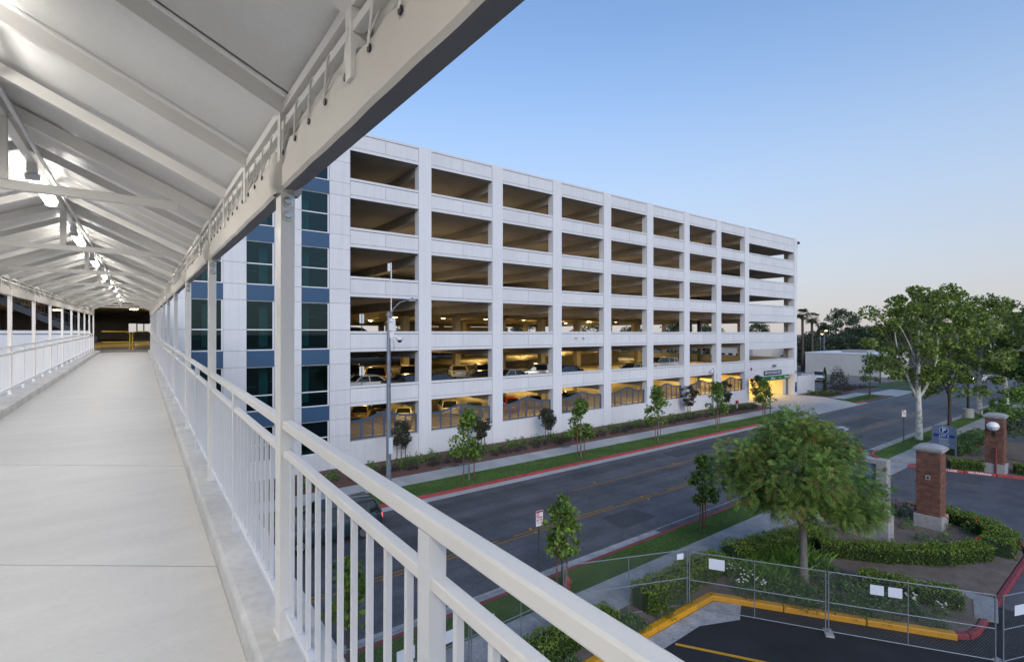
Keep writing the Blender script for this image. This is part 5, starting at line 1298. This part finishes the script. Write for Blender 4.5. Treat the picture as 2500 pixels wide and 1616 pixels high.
# signs on poles inside the first bay openings
for z, lab in ((Z2, 'back of a narrow sign on a post in the first bay of the second level'), (Z3, 'back of a narrow sign on a post in the first bay of the third level')):
    t = thing('post_sign', lab, 'sign', (13.0, YF + .75, z)); MB().tube([(0, 0, 0), (0, 0, 1.75 if z > Z2 + 1 else 1.55)], .03, 6).build('post', 'pole_green', t)
    b_ = 1.2 if z > Z2 + 1 else 1.25
    MB().box(-.17, .17, -.01, .01, b_ + .45, b_ + 1.12).build('plate', 'frame_white', t)
    MB().tube([(0, -.02, 0), (0, -.02, b_ + 1.1)], .03, 6).build('post', 'pole_green', t)
bl = thing('lamp_post', 'black lamp post on a round concrete base beside the pale plane tree', 'lamp post', (74.0, 14.1, 0))
MB().lathe([(.52, 0), (.52, .95), (.44, 1.02)], 18).build('concrete_base', 'cast_stone', bl, smooth=40)
MB().tube([(0, 0, 1.0), (0, 0, 8.4)], [.13, .10], 10).build('pole', 'black', bl, smooth=50)
MB().box(-.5, .2, -.2, .2, 8.4, 8.55).build('lamp_head', 'black', bl, bevel=.04)
for i, (px, d, h) in enumerate([(2012, 118, 10.4), (2003, 140, 9.6)]):
    tt = (px - 1250.0) / 1217.0; X = d * (_s + tt * _c); Y = d * (_c - tt * _s)
    t = thing('lamp_post', ['tall lit street lamp above the beige building', 'lit street lamp behind the grey-green tree'][i], 'lamp post', (X, Y, -.3))
    MB().tube([(0, 0, -.1), (0, 0, h)], [.10, .07], 8).build('pole', 'pole_grey', t); MB().box(-.1, 1.3, -.06, .06, h - .12, h).build('arm', 'pole_grey', t)
    MB().box(.85, 1.3, -.14, .14, h - .26, h - .13).build('lamp', 'street_lamp_lit', t)
hy = thing('standpipe', 'small red standpipe cap on a white pipe in the mulch bed', 'standpipe', (58.6, 32.4, 0))
MB().tube([(0, 0, -.1), (0, 0, .75)], .06, 8).build('pipe', 'sign_white', hy); MB().box(-.18, .18, -.12, .12, .75, 1.15).build('cap', 'sign_red', hy, bevel=.05)
vp = thing('vent_pipe', 'white bent vent pipe against the seventh garage bay', 'pipe', (57.3, 34.6, 0))
MB().tube([(0, 0, -.1), (0, 0, 4.55), (-.1, 0, 4.8), (-.35, 0, 4.88), (-.55, 0, 4.75), (-.6, 0, 4.5)], .15, 10).build('pipe_run', 'sign_white', vp, smooth=60)
hyd = thing('fire_hydrant', 'red fire hydrant behind the chain-link fence by the near pavement', 'hydrant', (onground(1389, 1449)[0], 13.25, 0))
MB().lathe([(.15, 0), (.15, .05), (.10, .08), (.10, .42), (.13, .44), (.12, .52), (.05, .6), (.03, .66)], 14).build('barrel', 'hydrant', hyd, smooth=40)
for s_ in (-1, 1): MB().tube([(s_ * .09, 0, .35), (s_ * .2, 0, .35)], .055, 8).build('outlet', 'hydrant', hyd)
for i, (px, py) in enumerate([(1090, 1140), (1132, 1133), (1382, 1090)]):
    x, y = onground(px, py, .03)
    b = MB().box(x - .4, x + .4, y - .16, y + .16, -.1, .045).build('utility_cover', 'utility_green', None, bevel=.02); tag(b, ['green utility box lid in the mulch, nearest the lamp post', 'green utility box lid in the mulch, second from the lamp post', 'green utility box lid in the mulch near the third bay'][i], 'utility lid')

# ------------------------------------------------------------------ brick gate pillars, lot sign, monument
def pillar(loc, label, seed, lamp=False):
    t = thing('gate_pillar', label, 'pillar', (loc[0], loc[1], 0), 0, 'brick gate pillars of the visitor lot'); rg_ = random.Random(seed)
    W_ = .92; hb = .62; top = 3.66; h = W_ / 2
    MB().box(-h - .09, h + .09, -h - .09, h + .09, -.1, hb).build('plinth', 'cast_stone', t, bevel=.02)
    MB().box(-h + .03, h - .03, -h + .03, h - .03, hb, top).build('core', 'mortar', t)
    CHh = .076; nc = int((top - hb) / CHh)
    Lb = .225; rest = MB(); cache = {}
    for c in range(nc):
        z = hb + .004 + c * CHh; corb = .03 if c in (nc // 2 - 1, nc // 2, nc - 13, nc - 12) else 0.0
        off = (c % 2) * Lb / 2
        for face in range(4):
            x = -h - corb; n = 0
            u = -h - corb - off
            while u < h + corb - .01:
                a, b = max(u, -h - corb) + .005, min(u + Lb, h + corb) - .005
                if b - a > .03:
                    pr = rg_.uniform(-.004, .004)
                    if face == 0: bx = (-h - corb - .0 + pr, -h + .06, a, b)      # -X face
                    elif face == 1: bx = (a, b, -h - corb + pr, -h + .06)           # -Y face
                    elif face == 2: bx = (h - .06, h + corb + pr, a, b)
                    else: bx = (a, b, h - .06, h + corb + pr)
                    if face in (0,) and (c % 1 == 0):
                        MB().box(bx[0], bx[1], bx[2], bx[3], z, z + CHh - .016).build('brick', 'brick', t)
                    elif face == 1 and n < 5 and c >= 0:
                        MB().box(bx[0] + (.0601 if bx[0] < -h + .06 else 0), bx[1], bx[2], bx[3], z, z + CHh - .016).build('brick', 'brick', t) if bx[1] - bx[0] > .07 else None
                    else: rest.box(bx[0], bx[1], bx[2], bx[3], z, z + CHh - .010)
                    n += 1
                u += Lb
    stuff(rest.build('brick_rest', 'brick', t))
    cp = MB()
    for (e, z0, z1) in ((.05, top, top + .08), (.11, top + .08, top + .17), (.08, top + .17, top + .22)): cp.box(-h - e, h + e, -h - e, h + e, z0, z1)
    cp.build('capstone', 'cast_stone', t, bevel=.015)
    dm = MB(); N = 10; R = h + .07
    for i in range(N + 1):
        for j in range(N + 1):
            u, v = i / N * 2 - 1, j / N * 2 - 1; dm.v.append((u * R, v * R, top + .22 + .14 * math.sqrt(max(0, (1 - u * u) * (1 - v * v)))))
    for i in range(N):
        for j in range(N): dm.f.append((i * (N + 1) + j, (i + 1) * (N + 1) + j, (i + 1) * (N + 1) + j + 1, i * (N + 1) + j + 1))
    dm.build('cap_dome', 'cast_stone', t, smooth=50)
    return t, h
p1, h_ = pillar((30.9, 7.25), 'red brick gate pillar with stone cap on the planted island', 1)
MB().box(-h_ - .03, -h_ + .0, -.09, .09, 2.35, 2.55).build('socket_box', 'cast_stone', p1); MB().box(-h_ - .035, -h_ - .031, -.04, .04, 2.39, 2.50).build('socket_cover', 'black', p1)
p2, h_ = pillar((46.5, 7.45), 'red brick gate pillar with white globe lamp across the entry drive', 2)
MB().box(-h_ - .05, -h_ - .034, -.05, .05, 2.45, 2.9).build('lamp_bracket', 'black', p2); MB().tube([(-h_ - .05, 0, 2.6), (-h_ - .3, 0, 2.65), (-h_ - .38, 0, 2.85)], .03, 7).build('lamp_arm', 'black', p2, smooth=60)
gl = MB().lathe([(.03 + .30 * math.sin(math.pi * i / 12), -.30 * math.cos(math.pi * i / 12)) for i in range(13)], 18, (-h_ - .38, 0, 3.18)).build('globe', 'globe', p2, smooth=80)
cg = MB()
for k in range(6): 
    a = k * math.pi / 3; cg.tube([(-h_ - .38 + .34 * math.cos(a), .34 * math.sin(a), 3.14), (-h_ - .38 + .22 * math.cos(a), .22 * math.sin(a), 2.93), (-h_ - .38, 0, 2.86)], .012, 4)
pts = [(-h_ - .38 + .345 * math.cos(a * math.pi / 12), .345 * math.sin(a * math.pi / 12), 3.14) for a in range(25)]; cg.tube(pts, .016, 4)
cg.build('lamp_cage', 'sign_slate', gl)
MB().tube([(-h_ - .12, -.1, 0), (-h_ - .12, -.1, 1.75)], .055, 8).build('red_pipe', 'kerb_red_old', p2)
sg = thing('lot_sign', 'slate blue LOT 5 parking sign on two posts in the rose bed', 'sign', (48.3, 10.55, 0))
Wd = 1.34
for y in (-Wd / 2, Wd / 2): MB().box(-.05, .05, y - .05, y + .05, -.1, 2.42).build('post', 'tube_galv', sg)
pl = MB()
poly = [(-Wd / 2 + .05, .82), (Wd / 2 - .05, .82)] + [(Wd / 2 - .05 - (Wd - .1) * i / 10, 2.42 + .09 * math.sin(math.pi * i / 10)) for i in range(11)]
n0 = len(poly); pl.v = [(-.035, y, z) for y, z in poly] + [(.035, y, z) for y, z in poly]
pl.f = [tuple(range(n0)), tuple(range(2 * n0 - 1, n0 - 1, -1))] + [(i, i + n0, (i + 1) % n0 + n0, (i + 1) % n0) for i in range(n0)]
pl = pl.build('panel', 'sign_slate', sg)
def disc(r, x, m, z, par, nm):
    MB().poly([(x, r * math.cos(2 * math.pi * i / 28), z + r * math.sin(2 * math.pi * i / 28)) for i in range(28)]).build(nm, m, par)
disc(.27, -.039, 'sign_white', 2.13, pl, 'ring'); disc(.235, -.042, 'sign_blue', 2.13, pl, 'disc')
text('P', .44, 'sign_white', pl, (-.045, 0, 2.12), FACE_W, bold=.018, depth=.001)
MB().box(-.041, -.036, -Wd / 2 + .05, Wd / 2 - .05, 1.60, 1.82).build('band', 'sign_blue', pl)
text('LOT 5', .20, 'sign_white', pl, (-.043, 0, 1.71), FACE_W, bold=.008, depth=.001, sx=1.1)
for i, s_ in enumerate(('Patient/', 'Visitor', 'Parking')): text(s_, .20, 'paper', pl, (-.039, 0, 1.48 - i * .165), FACE_W, bold=.003, depth=.001)
MB().box(-.04, -.036, -Wd / 2 + .05, Wd / 2 - .05, 1.035, 1.045).build('rule', 'paper', pl)
for i, s_ in enumerate(('For Information', 'Please Proceed', 'to Entrance')): text(s_, .085, 'paper', pl, (-.039, 0, .985 - i * .07), FACE_W, depth=.001)
mo = thing('monument_sign', 'grey concrete monument slab partly hidden behind the feathery tree', 'monument', (27.1, 9.0, 0))
MB().box(-.35, .35, -1.25, 2.1, -.1, 1.12).build('base_wall', 'cast_stone', mo, bevel=.02)
MB().box(-.25, .25, -1.15, -.72, 1.12, 3.66).build('end_pylon', 'cast_stone', mo, bevel=.02); MB().box(-.14, .14, -.72, 1.75, 1.12, 3.45).build('sign_panel', 'sign_slate', mo)
MB().box(-.27, .27, -.72, 1.85, 3.45, 3.62).build('coping', 'cast_stone', mo)

# ------------------------------------------------------------------ temporary chain-link fence
def fence(a, b, label, z=-.13, h=1.98, notices=(), foot=True, seed=0):
    a, b = Vector((a[0], a[1], 0)), Vector((b[0], b[1], 0)); L = (b - a).length; rz = math.atan2(b.y - a.y, b.x - a.x)
    t = thing('fence_panel', label, 'fence', (a.x, a.y, z), rz, 'temporary chain-link fence panels')
    def tube(p, q, r=.017, nm='rail'): return MB().tube([p, q], r, 7).build(nm, 'tube_galv', t, smooth=60)
    for x in (.04, L - .04): tube((x, 0, .02), (x, 0, h), .021, 'post')
    tube((L / 2, 0, .06), (L / 2, 0, h - .05), .015, 'brace')
    for z_ in (.08, h * .5, h - .02): tube((.04, 0, z_), (L - .04, 0, z_))
    m = MB(); d = .066; zt, zb = h - .03, .09
    def strand(x0, s_):
        p0 = [x0, zb]; p1 = [x0 + s_ * (zt - zb), zt]
        lo, hi = .05, L - .05
        if s_ > 0:
            if p0[0] < lo: p0 = [lo, zb + (lo - x0)]
            if p1[0] > hi: p1 = [hi, zb + (hi - x0)]
        else:
            if p0[0] > hi: p0 = [hi, zb + (x0 - hi)]
            if p1[0] < lo: p1 = [lo, zb + (x0 - lo)]
        if p1[1] - p0[1] < .02: return
        w = .0019; y_ = .002 * s_
        n = len(m.v); nx, nz = (w * .7, -w * .7 * s_)
        m.v += [(p0[0] - nx, y_, p0[1] - nz), (p0[0] + nx, y_, p0[1] + nz), (p0[0], y_ + w * 1.6, p0[1]), (p1[0] - nx, y_, p1[1] - nz), (p1[0] + nx, y_, p1[1] + nz), (p1[0], y_ + w * 1.6, p1[1])]
        m.f += [(n, n + 1, n + 4, n + 3), (n + 1, n + 2, n + 5, n + 4), (n + 2, n, n + 3, n + 5)]
    x = -(zt - zb)
    while x < L: strand(x, 1); x += d * 1.41
    x = 0
    while x < L + (zt - zb): strand(x, -1); x += d * 1.41
    stuff(m.build('wire_mesh', 'wire', t))
    for (u, w_, hh_, zo) in notices:
        q = MB().box(u * L, u * L + w_, -.022, -.018, h - zo - hh_, h - zo).build('notice', 'paper', t)
    if foot:
        MB().box(-.08, .16, -.22, .22, -.015, .05).build('foot', 'cast_stone', t)
    return t
FP = [(-3.6, 11.72), (.05, 11.72), (3.7, 11.74), (7.35, 11.78), (11.0, 11.88), (15.25, 10.2), (17.5, 6.7), (19.85, 3.15)]
fl_ = ['chain-link fence panel farthest left along the near pavement', 'chain-link fence panel second from the left below the bridge', 'chain-link fence panel third from the left, seen between balusters', 'chain-link fence panel left of the NO STOPPING sign foot',
       'chain-link fence panel with a small notice, left of the fence corner', 'chain-link fence panel with a large blank notice by the yellow kerb corner', 'chain-link fence panel with two paper notices, over the yellow kerb']
nt_ = [(), (), ((.40, .5, .33, .55), (.75, .5, .33, .55)), ((.1, .45, .3, .6),), ((.90, .26, .2, .12),), ((.16, .50, .36, .14),), ((.27, .36, .3, .22), (.38, .36, .3, .22))]
for i in range(7): fence(FP[i], FP[i + 1], fl_[i], z=(-.02 if i < 4 else -.06 if i == 4 else -.13), notices=nt_[i], foot=i > 4)
fence((19.9, 3.05), (23.6, 1.6), 'chain-link fence panel at the right edge running off across the drive', notices=((.12, .5, .3, .35),))

# ------------------------------------------------------------------ buildings beyond
bb = thing('beige_building', 'low windowless beige building beyond the dirt lot', 'building', (126.8, 38, -.3))
MB().box(0, 18, 0, 15.2, 0, 5.0).build('wall', 'beige_wall', bb); MB().box(-.08, 18.1, -.08, 15.3, 5.0, 5.22).build('parapet', 'frame_white', bb)
MB().box(4, 9, 4, 9, 5.22, 5.8).build('roof_unit', 'roof_grey', bb)
b2 = thing('pale_building', 'pale flat building behind the trees left of the beige one', 'building', (150, 78, -.35))
MB().box(0, 30, 0, 14, 0, 5.2).build('wall', 'pale_wall', b2); MB().box(-.2, 30.2, -.2, 14.2, 5.2, 5.6).build('roof', 'frame_white', b2)
for j in range(5): MB().box(-.06, 0, 1.2 + j * 2.6, 2.6 + j * 2.6, 1.4, 3.4).build('window', 'car_glass', b2)
b3 = thing('pale_building', 'distant pale building at the end of the street', 'building', (260, 30, -.35))
MB().box(0, 20, 0, 40, 0, 6).build('wall', 'pale_wall', b3); MB().box(-.2, 20.2, -.2, 40.2, 6, 6.4).build('roof', 'roof_grey', b3)
b4 = thing('pale_building', 'pale house glimpsed through the garage back openings', 'building', (75, 118, -.35))
MB().box(0, 26, 0, 12, 0, 6).build('wall', 'pale_wall', b4); MB().box(-.3, 26.3, -.3, 12.3, 6, 6.5).build('roof', 'roof_grey', b4)
for i, (X, Y) in enumerate([(-9.5, 170), (4.5, 185)]):
    t = thing('utility_pole', ['left utility pole seen beyond the footbridge gates', 'right utility pole seen beyond the footbridge gates'][i], 'pole', (-.6 if i == 0 else 1.0, Y, -.3))
    MB().tube([(0, 0, -.1), (0, 0, 13.5)], .16, 7).build('pole', 'bark_dark', t); MB().box(-1.2, 1.2, -.08, .08, 12.4, 12.55).build('crossarm', 'bark_dark', t)
# ------------------------------------------------------------------ say which one of a small group is meant, counted across the view
ORDW = ['first', 'second', 'third', 'fourth', 'fifth', 'sixth', 'seventh', 'eighth', 'ninth', 'tenth', 'eleventh', 'twelfth', 'thirteenth', 'fourteenth', 'fifteenth', 'sixteenth']
bylab = {}
for o in COL.objects:
    if o.parent is None and 'label' in o and 'group' in o: bylab.setdefault((o['group'], o['label']), []).append(o)
for (gname, lab), os_ in bylab.items():
    if 1 < len(os_) <= 16:
        os_.sort(key=lambda o: (o.location.x * _c - o.location.y * _s) / max(.1, o.location.x * _s + o.location.y * _c))
        for i, o in enumerate(os_): o['label'] = lab + ', ' + ORDW[i] + ' from the left'
